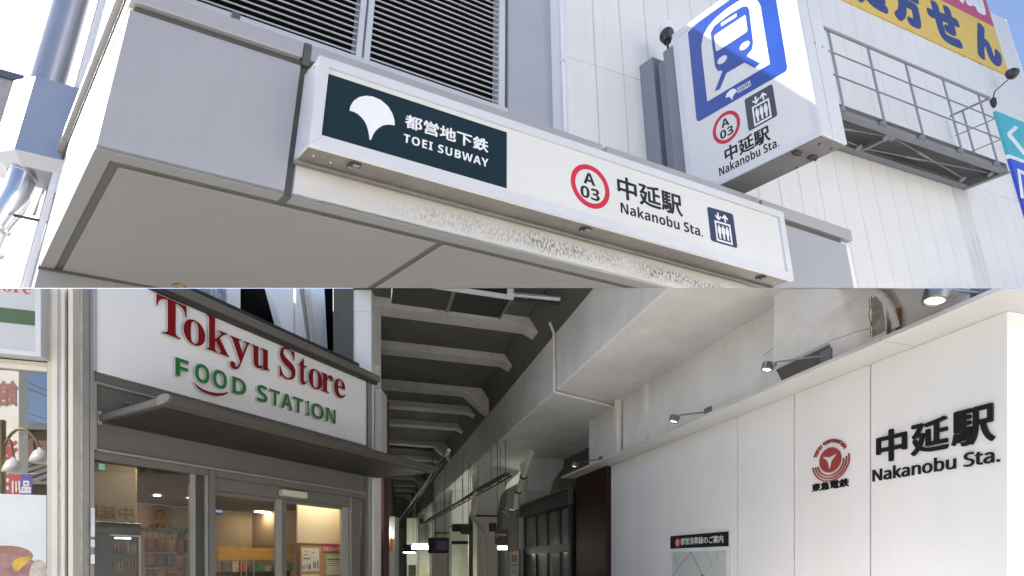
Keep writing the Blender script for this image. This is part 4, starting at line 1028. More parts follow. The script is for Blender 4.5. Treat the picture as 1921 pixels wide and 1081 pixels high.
cols = [(0.25, 0.03, 0.02), (0.34, 0.14, 0.05), (0.30, 0.02, 0.05), (0.10, 0.05, 0.04), (0.38, 0.25, 0.08), (0.14, 0.10, 0.10)]
for j in range(4):
    for i in range(6):
        cz = rt - 0.22 - j * 0.235
        if cz < 1.35: continue
        bag(r0 + 0.1 + i * (r1 - r0 - .15) / 6 + rnd.uniform(-.01, .01), cz, 0.15, 0.21, 1.17, cols[(i * 2 + j + (i > 3)) % 6], 'shiny %s snack bag, %s from the left in the %s row of the rack' % (('dark red', 'copper', 'crimson', 'dark brown', 'gold', 'grey')[(i * 2 + j + (i > 3)) % 6], ORD[i], ('top', 'second', 'third', 'lowest')[j]))
# plastic garland along the rack top
gl = MB()
for i in range(260):
    x = rnd.uniform(r0, r1); z = rt + 0.03 + rnd.gauss(0, .035); b = 1.18 + rnd.uniform(-.05, .04)
    d = Vector((rnd.uniform(-1, 1), rnd.uniform(-1, 1), rnd.uniform(-1, 1))).normalized() * 0.03
    e = d.orthogonal().normalized() * 0.012
    p = S.p(x, b, z); gl.add([p - d, p + e, p + d, p - e], [(0, 1, 2, 3)])
gl.build('garland', pbr('leaf_green', (0.03, 0.07, 0.03), 0.6, var=0.3, vs=20), None, 'L', 'dark green leafy garland along the top of the snack rack', 'garland')
# shelves deeper in the shop
dp = thing('grocery_shelf', 'yellow headed grocery shelf deep inside the store behind the glass door', 'shelf', S.p(3, 5, 0))
s0_, s1_ = ip(410, 5.0), ip(545, 5.0)
zt = S.at(470, 1035, b=5)[2]
bx(S, s0_, s1_, 5.0, 5.6, 0.0, 1.35, 'body', pbr('shelf_dark', (0.08, 0.07, 0.06), 0.6, var=.4, vs=8), dp, 'L')
bx(S, s0_, s1_, 4.98, 5.6, 1.66, zt + .1, 'header', pbr('header_ochre', (0.42, 0.24, 0.05), 0.5, var=0.15, vs=4), dp, 'L')
for i in range(9):
    x = s0_ + 0.06 + i * (s1_ - s0_) / 9
    bx(S, x, x + (s1_ - s0_) / 12, 4.9, 5.0, 1.36, 1.36 + rnd.uniform(.12, .27), 'carton', pbr('carton', rnd.choice([(0.5, 0.45, 0.38), (0.1, 0.25, 0.12), (0.5, 0.1, 0.06), (0.35, 0.33, 0.3), (0.15, 0.14, 0.2)]), 0.5, var=.3, vs=12), dp, 'L')
# clear stanchions
for px in (452, 462, 476):
    bx(S, ip(px, 2.6), ip(px, 2.6) + 0.015, 2.6, 2.615, 0.0, S.at(px, 1018 if px == 462 else 1030, b=2.6)[2], 'queue_post', M_alug, None, 'L', label={452: 'leftmost', 462: 'tallest middle', 476: 'rightmost'}[px] + ' thin queue post beyond the glass door', cat='post', group='queue posts')
# notice board on the cream wall
NBb = 0.55
PN = Plane(S, 'b', NBb, 'a', 1, -1)
def nb(x0, x1, y0, y1, d0, d1, name, mat, parent, **kw):
    p0 = PN.at(x0, y1, d1); p1 = PN.at(x1, y0, d1)
    return MB().rect(PN, p0[0], p1[0], p0[1], p1[1], d0, d1).build(name, mat, parent, 'L', **kw)
bx(S, PN.at(559, 1000)[0], aI1 + .11, NBb + 0.012, NBb + 0.05, 0.0, ZC - .02, 'partition', pbr('partition_cream', (0.66, 0.56, 0.42), 0.6, var=0.03), room, 'L')
ntb = thing('notice_board', 'brown framed cork notice board behind the right glass door', 'notice board', PN.pt(*PN.at(600, 1075), 0))
nb(557, 650, 1022, 1100, -0.01, 0.006, 'frame', pbr('board_frame', (0.15, 0.07, 0.035), 0.5), ntb)
nb(563.5, 650, 1026.5, 1100, 0.006, 0.009, 'cork', pbr('cork', (0.48, 0.29, 0.13), 0.9, var=0.15, vs=40), ntb)
M_paper = pbr('paper', (0.74, 0.72, 0.64), 0.7, var=0.03)
p1_ = nb(566.5, 599, 1029, 1072, 0.010, 0.012, 'poster', M_paper, None, label='white event poster with city drawing pinned on the cork board', cat='poster')
for (x0, x1, y0, y1, cl_) in ((569, 580, 1033, 1036, (0.6, 0.55, 0.2)), (569, 578, 1040, 1042, (0.2, 0.35, 0.5)), (586, 590, 1036, 1038, (0.5, 0.1, 0.1)), (567, 569, 1061, 1068, (0.15, 0.1, 0.1)), (571, 572.5, 1060, 1067, (0.4, 0.15, 0.1)), (575, 577, 1058, 1067, (0.1, 0.3, 0.35)), (579, 583, 1059, 1068, (0.15, 0.15, 0.15)), (595, 597.5, 1052, 1066, (0.3, 0.1, 0.35)), (587, 593, 1054, 1066, (0.3, 0.3, 0.32)), (569, 582, 1047, 1049.5, (0.15, 0.12, 0.12))):
    nb(x0, x1, y0, y1, 0.012, 0.0135, 'print', pbr('print_ink', cl_, 0.7), p1_)
p2_ = nb(612, 643, 1040, 1079, 0.010, 0.012, 'poster', pbr('poster_lime', (0.50, 0.66, 0.22), 0.7), None, label='lime green notice with red crosses pinned on the cork board', cat='poster')
nb(613.5, 640, 1045, 1078, 0.012, 0.013, 'sheet', M_paper, p2_)
for (x0, x1, y0, y1, cl_) in ((614, 639, 1047.5, 1051, (0.05, 0.3, 0.2)), (615, 638, 1053, 1054.2, (0.2, 0.25, 0.3)), (615, 636, 1056.5, 1057.7, (0.2, 0.25, 0.3)), (615, 638, 1060, 1061.2, (0.2, 0.25, 0.3))):
    nb(x0, x1, y0, y1, 0.013, 0.0145, 'print', pbr('print_ink', cl_, 0.7), p2_)
for cx, cy in ((621, 1071), (634, 1067)):
    c = PN.at(cx, cy, .014); m = MB()
    for s_ in (1, -1):
        m.poly(PN, [(c[0] - .016, c[1] - s_ * .016), (c[0] - .013, c[1] - s_ * .018), (c[0] + .016, c[1] + s_ * .016), (c[0] + .013, c[1] + s_ * .018)], 0.013, 0.0145 + 0.0003 * s_)
    m.build('cross_mark', pbr('cross_red', (0.5, 0.06, 0.06), 0.7), p2_, 'L')
p3_ = nb(605.5, 652, 1021.5, 1037.5, 0.014, 0.018, 'camera_notice', pbr('notice_red', (0.42, 0.025, 0.035), 0.5), None, label='red notice strip with white characters above the lime green notice', cat='notice')
w0 = PN.at(607, 1034, .02); w1 = PN.at(652, 1026, .02)
word(PN, '防犯カメラ作動中', w0[0], w1[0], w0[1], PN.at(607, 1025.5, .02)[1], 0.018, 0.0195, 'lettering', M_printw, p3_, 0.02, 'L')
p4_ = nb(566.5, 599, 1077, 1100, 0.010, 0.012, 'poster', M_paper, None, label='white sheet pinned low on the cork board, mostly below the frame', cat='poster')

# ---------------------------------------------------------------- left shop
PLf = Plane(LF, 'b', 0.0, 'a', 1, -1)
la = lambda px, b=0.0: LF.at(px, 1000, b=b)[0]
lc = lambda px, py, b=0.0: LF.at(px, py, b=b)[2]
shop = thing('corner_shop', 'cream framed shop front with a window at the left edge', 'shop', LF.p(-0.8, 0.5, 0))
M_lcream = pbr('cream_frame', (0.74, 0.70, 0.61), 0.5, var=0.05)
M_lbeige = pbr('beige_frame', (0.62, 0.57, 0.48), 0.5, var=0.05)
wt = (lc(0, 689) + lc(88, 697)) / 2
for x0, x1, b0, m_ in ((88, 97, 0.0, M_lbeige), (97.3, 108, -0.01, M_lcream), (108, 115, 0.01, pbr('grey_seal', (0.50, 0.50, 0.50), 0.6, var=.15, vs=10, streak=.4)), (115, 122, -0.012, M_lcream), (122, 129, 0.05, M_dark), (129, 138, -0.014, M_lcream)):
    bx(LF, la(x0) + .0005, la(x1), b0, 0.2, 0, 6, 'post', m_, shop, 'L', 0.002)
for x0, x1, b0, m_ in ((138, 144, 0.06, pbr('dark_grey_post', (0.13, 0.12, 0.11), 0.5)), (144, 145.2, 0.02, M_sgrey2), (145.2, 152, 0.04, M_sgrey), (152, 158, 0.03, pbr('pale_sealant', (0.50, 0.49, 0.46), 0.7, var=.15, vs=12, streak=.5)), (158, 169, 0.02, M_sgrey2), (169.3, 177, 0.0, M_sgrey2)):
    bx(S, za(x0) + .0005, za(x1), b0, 0.25, 0, 6, 'post', m_, store, 'L', 0.002)
bx(LF, -4, la(88) - .001, 0.0, 0.1, wt + 0.002, wt + 0.055, 'window_head', M_lcream, shop, 'L', 0.003)
bx(LF, -4, la(88) - .001, -0.004, 0.1, wt + 0.057, wt + 0.10, 'window_head', M_lbeige, shop, 'L', 0.003)
bx(LF, -4, la(88) - .001, 0.02, 0.2, wt + 0.102, 6, 'wall', M_dark, shop, 'L')
bx(LF, -4, la(88) - .001, 0.05, 0.058, 0.3, wt, 'window', glass('mirror_glass', (0.80, 0.81, 0.81), 6.0), shop, 'L')
MB().box(LF, -4, la(88) + .3, 1.6, 1.65, 0, wt + .4).box(LF, -4, la(88) + .3, 0.2, 1.65, wt + .2, wt + .25).build('inner_wall', pbr('shop_inside', (0.20, 0.19, 0.17), 0.8), shop, 'L')
PP = Plane(LF, 'b', 0.0485, 'a', 1, -1)
pst = thing('window_poster', 'large white poster with a burger picture inside the left shop window', 'poster', PP.pt(-0.6, 1.2, 0))
yt_ = (PP.at(0, 926)[1] + PP.at(88, 930)[1]) / 2
MB().rect(PP, -4, la(88, .0485) - .003, 0.5, yt_, 0.0, 0.003).build('sheet', pbr('poster_white', (0.72, 0.74, 0.73), 0.5, var=0.05, vs=3), pst, 'L')
def pe(px0, px1, py0, py1, d, mat, name):
    a = PP.at(px0, py1, d); b = PP.at(px1, py0, d)
    MB().disc(PP, (a[0] + b[0]) / 2, (a[1] + b[1]) / 2, (b[0] - a[0]) / 2, (b[1] - a[1]) / 2, 0.003, d, 28).build(name, mat, pst, 'L')
pe(-40, 62, 1024, 1062, 0.004, pbr('bun', (0.33, 0.19, 0.13), 0.5, var=.2, vs=12), 'print')
pe(-60, 80, 1040, 1110, 0.0048, pbr('meat', (0.36, 0.20, 0.19), 0.5, var=.25, vs=10), 'print')
pe(55, 90, 1050, 1110, 0.0054, pbr('onion', (0.55, 0.47, 0.40), 0.5, var=.3, vs=14), 'print')
a_ = [PP.at(x, y, .006) for x, y in ((22, 1058), (28, 1050), (38, 1046), (52, 1045), (58, 1048), (52, 1055), (42, 1064), (34, 1072), (26, 1070))]
MB().poly(PP, a_, 0.0054, 0.006).build('print', pbr('yolk', (0.66, 0.40, 0.06), 0.5, var=.2, vs=14), pst, 'L')
# its light box sign
SGb = -0.16
PG = Plane(LF, 'b', SGb, 'a', 1, -1)
lsg = thing('shop_sign', 'white lightbox sign with green stripe and red lettering above the left window', 'sign', PG.pt(-0.6, 3, 0))
xe = PG.at(76.8, 640)[0]; xi = PG.at(66.5, 640)[0]
yb0 = (PG.at(0, 663.5)[1] + PG.at(76.6, 669)[1]) / 2; yi0 = (PG.at(0, 655)[1] + PG.at(66, 659)[1]) / 2
bx(LF, -4, xe, SGb + 0.012, -0.001, yb0 + .002, 6, 'housing', M_alug, lsg, 'L', 0.003)
MB().poly(PG, [(-4, yb0), (xe, yb0), (xi, yi0), (-4, yi0)], -0.011, 0.006).build('frame_rail', M_white, lsg, 'L')
MB().poly(PG, [(xe, yb0 + .0005), (xe, 6), (xi, 6), (xi, yi0 + .0005)], -0.011, 0.006).build('frame_rail', M_white, lsg, 'L')
MB().rect(PG, -4, xi + .01, yi0 - .01, 6, -0.011, -0.004).build('face', M_face, lsg, 'L')
MB().rect(PG, -4, PG.at(66, 600)[0] - .002, (PG.at(0, 605)[1] + PG.at(66, 610.6)[1]) / 2, (PG.at(0, 577)[1] + PG.at(66, 583)[1]) / 2, -0.004, -0.0025).build('stripe', pbr('stripe_green', (0.09, 0.14, 0.065), 0.5), lsg, 'L')
q = PG.at(58, 552); w_ = PG.at(58, 552)[0] - PG.at(-34, 546)[0]
word(PG, '𝐒𝐭𝐨𝐫𝐞', q[0] - w_, q[0], q[1] - 0.006, q[1] + w_ * 0.32, -0.004, -0.0025, 'lettering', pbr('pale_red', (0.60, 0.08, 0.12), 0.5), lsg, 0.0, 'L')
# ---------------------------------------------------------------- station wall on the right
PR = Plane(R, 'b', 0.0, 'a', -1, -1)
ra = lambda px, b=0.0: R.at(px, 1000, b=b)[0]
rc = lambda px, py, b=0.0: R.at(px, py, b=b)[2]
c_top = (rc(1400, 775) + rc(1891, 582)) / 2
q = R.at(1400, 749, c=c_top); q2 = R.at(1880, 542, c=c_top)
LD = -(q[1] + q2[1]) / 2
print('station wall top', c_top, 'ledge depth', LD, q, q2, 'far end', ra(1145), ra(1060))
stw = thing('station_wall', 'white panelled station wall carrying the station name letters', 'wall', R.p(4, 0.1, 0))
aE1 = ra(1146)
seams = [0.0] + [ra(x) for x in (1632.5, 1489.5, 1383.5, 1249, 1192.6)] + [aE1]
for k in range(len(seams) - 1):
    bx(R, seams[k] + (0.009 if k else 0.0), seams[k + 1] - 0.009, 0.0, 0.06, 0, c_top - 0.002, 'wall_panel', M_wall, stw, 'L', 0.004)
MB().box(R, 0.05, aE1 - .02, 0.04, 0.5, 0, c_top - .01).build('wall_core', pbr('seam_grey', (0.25, 0.25, 0.24), 0.7), stw, 'L')
bx(R, 0.0, 0.03, 0.061, 3.0, 0, c_top - 0.002, 'wall_panel', M_wall, stw, 'L', 0.004)
# ledge
LE = ra(1060, -LD) + 0.3
ljs = [-LD] + [R.at(x, y, c=c_top)[0] for x, y in ((1657, 640), (1335, 777), (1165, 852))] + [LE]
for k in range(len(ljs) - 1):
    MB().box(R, ljs[k] + 0.004, ljs[k + 1] - 0.004, -LD, 0.07, c_top, c_top + 0.03).box(R, ljs[k] + 0.004, ljs[k + 1] - 0.004, -LD - .006, -LD - .0005, c_top - 0.003, c_top + 0.04).build('ledge', M_ledge, stw, 'L')
MB().box(R, -LD, -0.002, 0.072, 4, c_top, c_top + 0.03).build('ledge', M_ledge, stw, 'L')
# lettering
def wr(body, le, ri_, top, bot, d, mat, bold, name='lettering', parent=None, dd=0.022):
    x0 = PR.at(*le, d)[0]; x1 = PR.at(*ri_, d)[0]
    return word(PR, body, x0, x1, PR.at(*bot, d)[1], PR.at(*top, d)[1], dd, d, name, mat, parent or stw, bold, 'L')
M_lblack = pbr('letter_black', (0.006, 0.006, 0.007), 0.5, var=0.05, spec=.25)
for ch, x0, x1, tp_, bt_ in (('中', 1641.5, 1698, (1669, 802), (1669, 865)), ('延', 1706.5, 1776, (1769, 776), (1711, 854.5)), ('駅', 1782, 1863, (1859, 755), (1863, 824))):
    ya = PR.at(*tp_, .04)[1]; yb_ = PR.at(*bt_, .04)[1]
    print(ch, ya, yb_)
YT = PR.at(1859, 755, .04)[1]; YB = PR.at(1669, 865, .04)[1]
for ch, x0, x1, k0, k1 in (('中', 1641.5, 1698, 0.0, 0.98), ('延', 1706, 1776.5, 0.02, 0.98), ('駅', 1782, 1863.5, 0.02, 1.0)):
    X0_ = PR.at(x0, 800, .04)[0]; X1_ = PR.at(x1, 800, .04)[0]
    word(PR, ch, X0_, X1_, YB + (YT - YB) * k0, YB + (YT - YB) * k1, 0.006, 0.026, 'letter', M_lblack, stw, 0.025, 'L')
X0_ = PR.at(1635, 880, .03)[0]; X1_ = PR.at(1873.5, 880, .03)[0]
word(PR, '𝖭𝖺𝗄𝖺𝗇𝗈𝖻𝗎 𝖲𝗍𝖺.', X0_, X1_, PR.at(1638, 903.5, .03)[1], PR.at(1752, 859, .03)[1], 0.004, 0.02, 'letter', M_lblack, stw, 0.016, 'L')
# round company emblem
M_lr = pbr('emblem_red', (0.3, 0.04, 0.038), 0.45, var=0.05)
ec = PR.at(1556.5, 863, .02); er = (PR.at(1576.3, 860, .02)[0] - PR.at(1536, 866, .02)[0]) / 2
emb = MB().disc(PR, ec[0], ec[1] , er, er, 0.006, 0.02, 40).build('emblem', M_lr, stw, 'L')
tri = []
for k in range(3):
    t0_ = math.radians(90 + 60 + 120 * k); t1_ = math.radians(90 + 60 + 120 * (k + 1))
    p0 = Vector((math.cos(t0_), math.sin(t0_))) * er * .74; p1 = Vector((math.cos(t1_), math.sin(t1_))) * er * .74
    if k == 1: pass
    for s_ in range(8):
        t = s_ / 8; p = p0.lerp(p1, t); f = 1 - 0.42 * math.sin(math.pi * t)
        tri.append((ec[0] + p.x * f, ec[1] + p.y * f))
tri = [(ec[0] + (x - ec[0]), ec[1] + (y - ec[1])) for x, y in tri]
MB().poly(PR, tri, 0.02, 0.0225).build('emblem_mark', M_printw, emb, 'L')
m = MB()
for k, r in enumerate((1.26, 1.50, 1.74)):
    m.ring(PR, ec[0], ec[1] - .02, er * r, er * r * .93, 1 - 0.085 / r, 0.006, 0.02, 26, 192 - k * 2, 362 + k * 5)
m.build('emblem_arcs', M_lr, stw, 'L')
m = MB()
txt = 'TOKYU CORPORATION'; n = len(txt)
for i, ch in enumerate(txt):
    if ch == ' ': continue
    th = math.radians(158 - (158 - 32) * i / (n - 1)); r = er * 1.52; h = er * .30
    ctx, cty = ec[0] + r * math.cos(th), ec[1] + r * math.sin(th)
    ph = th - math.pi / 2
    letters(m, PR, ch, -h * .42 if ch != 'I' else -h * .08, h * .42 if ch != 'I' else h * .08, -h / 2, h / 2, 0.006, 0.018, 0.05, fn=lambda x, y, cx=ctx, cy=cty, ph=ph: (cx + x * math.cos(ph) - y * math.sin(ph), cy + x * math.sin(ph) + y * math.cos(ph)))
m.build('emblem_lettering', M_lr, stw, 'L')
wr('東急電鉄', (1522.5, 910), (1592, 905), (1588, 897), (1525, 923), 0.014, M_lblack, 0.028, 'letter', dd=0.004)
# line map board
PM = Plane(R, 'b', -0.03, 'a', -1, -1)
mp_ = thing('map_board', 'line map board with black header mounted low on the white station wall', 'map', PM.pt(*PM.at(1312, 1080), 0))
x0 = PM.at(1258, 1020)[0]; x1 = PM.at(1367, 1010)[0]; yt_ = (PM.at(1258, 1007)[1] + PM.at(1367, 996)[1]) / 2; ym = (PM.at(1258, 1030.8)[1] + PM.at(1367, 1023.5)[1]) / 2
bx(R, -x1, -x0, -0.029, -0.001, 0.6, yt_, 'backing', M_alug, mp_, 'L')
MB().rect(PM, x0, x1, 0.6, ym - .001, -0.001, 0.004).build('border', pbr('map_border', (0.72, 0.73, 0.77), 0.4), mp_, 'L')
hd_ = MB().rect(PM, x0, x1, ym, yt_, -0.001, 0.006).build('header', M_ink, mp_, 'L')
MB().rect(PM, PM.at(1262, 1060)[0], PM.at(1362.5, 1050)[0], 0.65, (PM.at(1262, 1036.5)[1] + PM.at(1362.5, 1032)[1]) / 2, 0.004, 0.006).build('map_sheet', pbr('map_green', (0.50, 0.56, 0.53), 0.45, var=.03), mp_, 'L')
mr_ = MB()
def road(pts, w):
    for (xa, ya), (xb, yb_) in zip(pts[:-1], pts[1:]):
        p = Vector(PM.at(xa, ya, .006)); q_ = Vector(PM.at(xb, yb_, .006)); d = (q_ - p).normalized(); nn = Vector((-d.y, d.x)) * w
        mr_.poly(PM, [tuple(p + nn - d * w), tuple(q_ + nn + d * w), tuple(q_ - nn + d * w), tuple(p - nn - d * w)], 0.006, 0.0072 + 0.0004 * (len(mr_.f) % 3))
road([(1295, 1037), (1272, 1067), (1262, 1081)], 0.016); road([(1296, 1037), (1306, 1055), (1317, 1080)], 0.018)
road([(1263, 1041), (1274, 1064)], 0.007); road([(1321.5, 1035), (1336, 1056)], 0.007); road([(1350, 1032), (1344, 1039.5), (1346, 1045), (1336, 1056), (1319, 1079)], 0.007); road([(1357, 1032), (1362.5, 1040)], 0.006)
mr_.build('map_roads', pbr('map_grey', (0.36, 0.37, 0.44), 0.5), mp_, 'L')
c = PM.at(1271, 1018, .006); rr3 = abs(PM.at(1275.8, 1017)[0] - PM.at(1266.3, 1018)[0]) / 2
MB().disc(PM, c[0], c[1], rr3 * 1.15, rr3 * 1.15, 0.006, 0.0068, 24).build('roundel', pbr('roundel_red', (0.50, 0.02, 0.03), 0.4), hd_, 'L')
MB().ring(PM, c[0], c[1], rr3 * .5, rr3 * .62, 0.45, 0.0068, 0.008, 20).build('roundel', M_printw, hd_, 'L')
xw0 = PM.at(1277, 1018, .006)[0]; xw1 = PM.at(1357, 1013, .006)[0]
word(PM, '都営浅草線のご案内', xw0, xw1, ym + (yt_ - ym) * .25, ym + (yt_ - ym) * .78, 0.006, 0.0075, 'lettering', M_printw, hd_, 0.025, 'L')
c = PM.at(1317.5, 1081, .008); MB().disc(PM, c[0], c[1], 0.03, 0.03, 0.006, 0.0085, 16).build('station_dot', M_red, mp_, 'L')

# ---------------------------------------------------------------- concrete above the ledge
bG = R.at(1255, 541, c=5.5)[1]
zB = 5.5
c2 = R.at(1450, 575, c=zB)
print('girder b', bG, 'back wall b', c2[1], 'top', R.at(1105, 548, b=bG)[2])
bW = max(0.1, c2[1])
vd = thing('railway_viaduct', 'pale concrete railway viaduct with ribbed deck spanning over the passage', 'viaduct', R.p(12, -3, 0))
bx(R, 0.4, ra(1105, bW), bW, bW + 0.6, c_top - 0.2, zB, 'wall', M_conc, vd, 'L')
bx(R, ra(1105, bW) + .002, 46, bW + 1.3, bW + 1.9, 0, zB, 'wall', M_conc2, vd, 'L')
zG = R.at(1105, 548, b=bG)[2]
GE = 62
bx(R, 2.4, GE, bG, bW + 1.9, zB, zG, 'girder', M_conc, vd, None, 0.03)
# downstand beams with haunch, slab
bLn = R.at(946.5, 664, c=7.4)[1]
zs, zb = 7.4, 7.2
print('slab edge b', bLn, 'vs girder', bG)
co = [(2.0, bG + .002, zG - .02), (2.0, bLn, zs), (2.0, bLn, zs + .4), (2.0, bG + .4, zs + .4), (2.0, bG + .4, zG - .02)]
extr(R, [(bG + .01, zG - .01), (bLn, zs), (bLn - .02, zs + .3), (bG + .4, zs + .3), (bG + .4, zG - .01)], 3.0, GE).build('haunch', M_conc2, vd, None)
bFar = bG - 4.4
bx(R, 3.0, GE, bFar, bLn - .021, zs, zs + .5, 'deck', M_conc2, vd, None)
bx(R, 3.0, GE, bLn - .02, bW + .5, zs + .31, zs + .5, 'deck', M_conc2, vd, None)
aB = [R.at(x, y, c=zb)[0] for x, y in ((980, 610), (965, 680), (915, 741), (890, 773.5), (865, 804), (830, 838), (808, 864), (795, 884))]
print('beams', aB)
step = 3.2
for i, a in enumerate(aB + [aB[-1] + step * k for k in range(1, 9)]):
    pr_ = [(bFar, zs + .02), (bFar, zb), (bLn - .55, zb), (bLn - .02, zb - (0.45 if i in (2, 5, 8, 11) else 0.0)), (bLn + .25, zb - (0.62 if i in (2, 5, 8, 11) else 0.12)), (bLn + .25, zs + .02)]
    n = len(pr_)
    co = [(a, b, c) for b, c in pr_] + [(a + .45, b, c) for b, c in pr_]
    MB().add([R.p(*k) for k in co], [tuple(range(n)), tuple(range(2 * n - 1, n - 1, -1))] + [(i_, (i_ + 1) % n, (i_ + 1) % n + n, i_ + n) for i_ in range(n)], co).build('cross_beam', M_beam, vd, None)
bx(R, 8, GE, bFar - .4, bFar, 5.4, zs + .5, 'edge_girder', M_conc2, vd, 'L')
# columns with pier caps
for i, D in enumerate((19.6, 22.4, 29.2, 36.0, 43.0)):
    a_c = R.I @ (Vector((0, D, 0)) - R.O); ac = a_c[0]
    w = 0.44
    bb = bG + 0.37 if i else (R.I @ (CAM + ray(986, 1055) * 19.6 - R.O))[1]
    M_col = pbr('column_paint', (0.72, 0.71, 0.64), 0.6, var=0.05, vs=2, streak=0.2)
    bx(R, ac - w, ac + w, bb, bb + 0.9, 0, 3.75 if i else 4.3, 'column', M_col, vd, 'L', 0.03)
    # flared head
    z0, z1 = (3.75 if i else 4.3), zB
    sec = [(z0, 0.0), (z0 + .35 * (z1 - z0), 0.10), (z0 + .7 * (z1 - z0), 0.42), (z1 + .01, 0.95)]
    co = []
    for z, e in sec:
        co += [(ac - w - e * .25, bb + .001, z), (ac + w + e * .25, bb + .001, z), (ac + w + e * .25, bb + 0.9 + e, z), (ac - w - e * .25, bb + 0.9 + e, z)]
    MB().add([R.p(*k) for k in co], [(0, 1, 2, 3), (12, 13, 14, 15)] + [(4 * r + k, 4 * r + (k + 1) % 4, 4 * r + 4 + (k + 1) % 4, 4 * r + 4 + k) for r in range(3) for k in range(4)], co).build('column_head', M_conc, vd, 'L')
    if i:
        bx(R, ac - w - .01, ac + w + .01, bb - .012, bb + .91, 3.52, 3.60, 'band', M_blk, vd, 'L')
# pier above the ledge near the camera
bP = -0.12
a_p0, a_p1 = ra(1452, bP), ra(1664, bP)
zpb = rc(1452, 691, bP)
print('pier', a_p0, a_p1, zpb)
extr(R, [(bP, zpb), (bP, zB + .2), (bW + .02, zB + .2), (bW + .02, zpb - .25), (bP + .28, zpb - .25)], a_p1, a_p0).build('pier_bracket', M_smooth, vd, 'L')
zq0 = rc(1452, 641, bP - .01)
zq1 = rc(1600, 580, bP - .01)
MB().poly(Plane(R, 'b', bP, 'a', -1, -1), [(-a_p0, zpb + .004), (-ra(1556, bP), zpb + .004), (-ra(1556, bP), c_top + .05), (-a_p1, c_top + .05), (-a_p1, zq0), (-a_p0, zq0)], 0.0, 0.014).build('render_coat', M_plaster, vd, 'L')
bx(R, a_p1 - 3.2, a_p1 - .002, bP + .06, bW + .02, c_top + .04, zB + .2, 'pier_side', M_plaster, vd, 'L')
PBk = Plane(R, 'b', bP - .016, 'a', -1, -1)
MB().poly(PBk, [PBk.at(x, y) for x, y in ((1456, 694), (1558, 646), (1558, 700), (1475, 730))], -0.001, 0.002).build('shade_patch', M_conc2, vd, 'L')  # dark sheet painting the shade under the pier bracket
# curved white rim of the haunch
rim = [(1628, 541), (1645, 546), (1659, 556), (1669, 570), (1676, 588), (1681, 606), (1682, 616)]
MB().tube([R.p(*R.at(x, y, b=bP - .02)) for x, y in rim], 0.05, 10, r1=0.035).build('rim', M_plaster, vd, 'L')
M_crk = pbr('crack_dark', (0.10, 0.085, 0.07), 0.9)
def crack(pts, w, b):
    cr_ = MB()
    pl = Plane(R, 'b', b, 'a', -1, -1)
    for (xa, ya), (xb, yb_) in zip(pts[:-1], pts[1:]):
        p = Vector(pl.at(xa, ya)); q_ = Vector(pl.at(xb, yb_)); d = (q_ - p).normalized(); nn = Vector((-d.y, d.x)) * w
        cr_.poly(pl, [tuple(p + nn), tuple(q_ + nn), tuple(q_ - nn), tuple(p - nn)], -0.004, 0.0012)
    cr_.build('crack', M_crk, vd, 'L')
rn = random.Random(5)
def wig(p0, p1, n, j):
    return [(p0[0] + (p1[0] - p0[0]) * i / n + rn.uniform(-j, j), p0[1] + (p1[1] - p0[1]) * i / n + rn.uniform(-j, j)) for i in range(n + 1)]
crack(wig((1634, 556), (1637, 612), 9, 1.6), 0.005, bP - .014); crack(wig((1630, 562), (1634, 632), 8, 1.6), 0.004, bP - .014)
crack(wig((1630, 616), (1556, 640), 7, 1.0), 0.003, bP - .014); crack(wig((1433, 668), (1452, 652), 5, 1), 0.004, bW)
# rust stain at the foot of the rim and bracket plates
for x0, x1, y0, y1, m_ in ((1632, 1678, 618, 640, M_bracket), (1532, 1564, 668, 680, M_bracket), (1326, 1337, 768, 778, M_bracket), (1117, 1129, 860, 868, M_bracket)):
    pass
MB().poly(Plane(R, 'b', bP - .015, 'a', -1, -1), [Plane(R, 'b', bP - .015, 'a', -1, -1).at(x, y) for x, y in ((1636, 560), (1643, 556), (1655, 570), (1660, 600), (1661, 620), (1636, 634))], 0, 0.001).build('bare_patch', pbr('bare_mortar', (0.36, 0.33, 0.28), 0.95, var=.3, vs=18, bump=.01, bs=60), vd, 'L')
q = R.at(1681, 602, b=bP - .03)
MB().box(R, q[0] - .03, q[0] + .015, bP - .03, bP + .02, q[2] - .14, q[2] + .14, .01).build('rust_flake', pbr('rust', (0.24, 0.13, 0.05), 0.9, var=.4, vs=20, bump=.02, bs=40), vd, 'L')

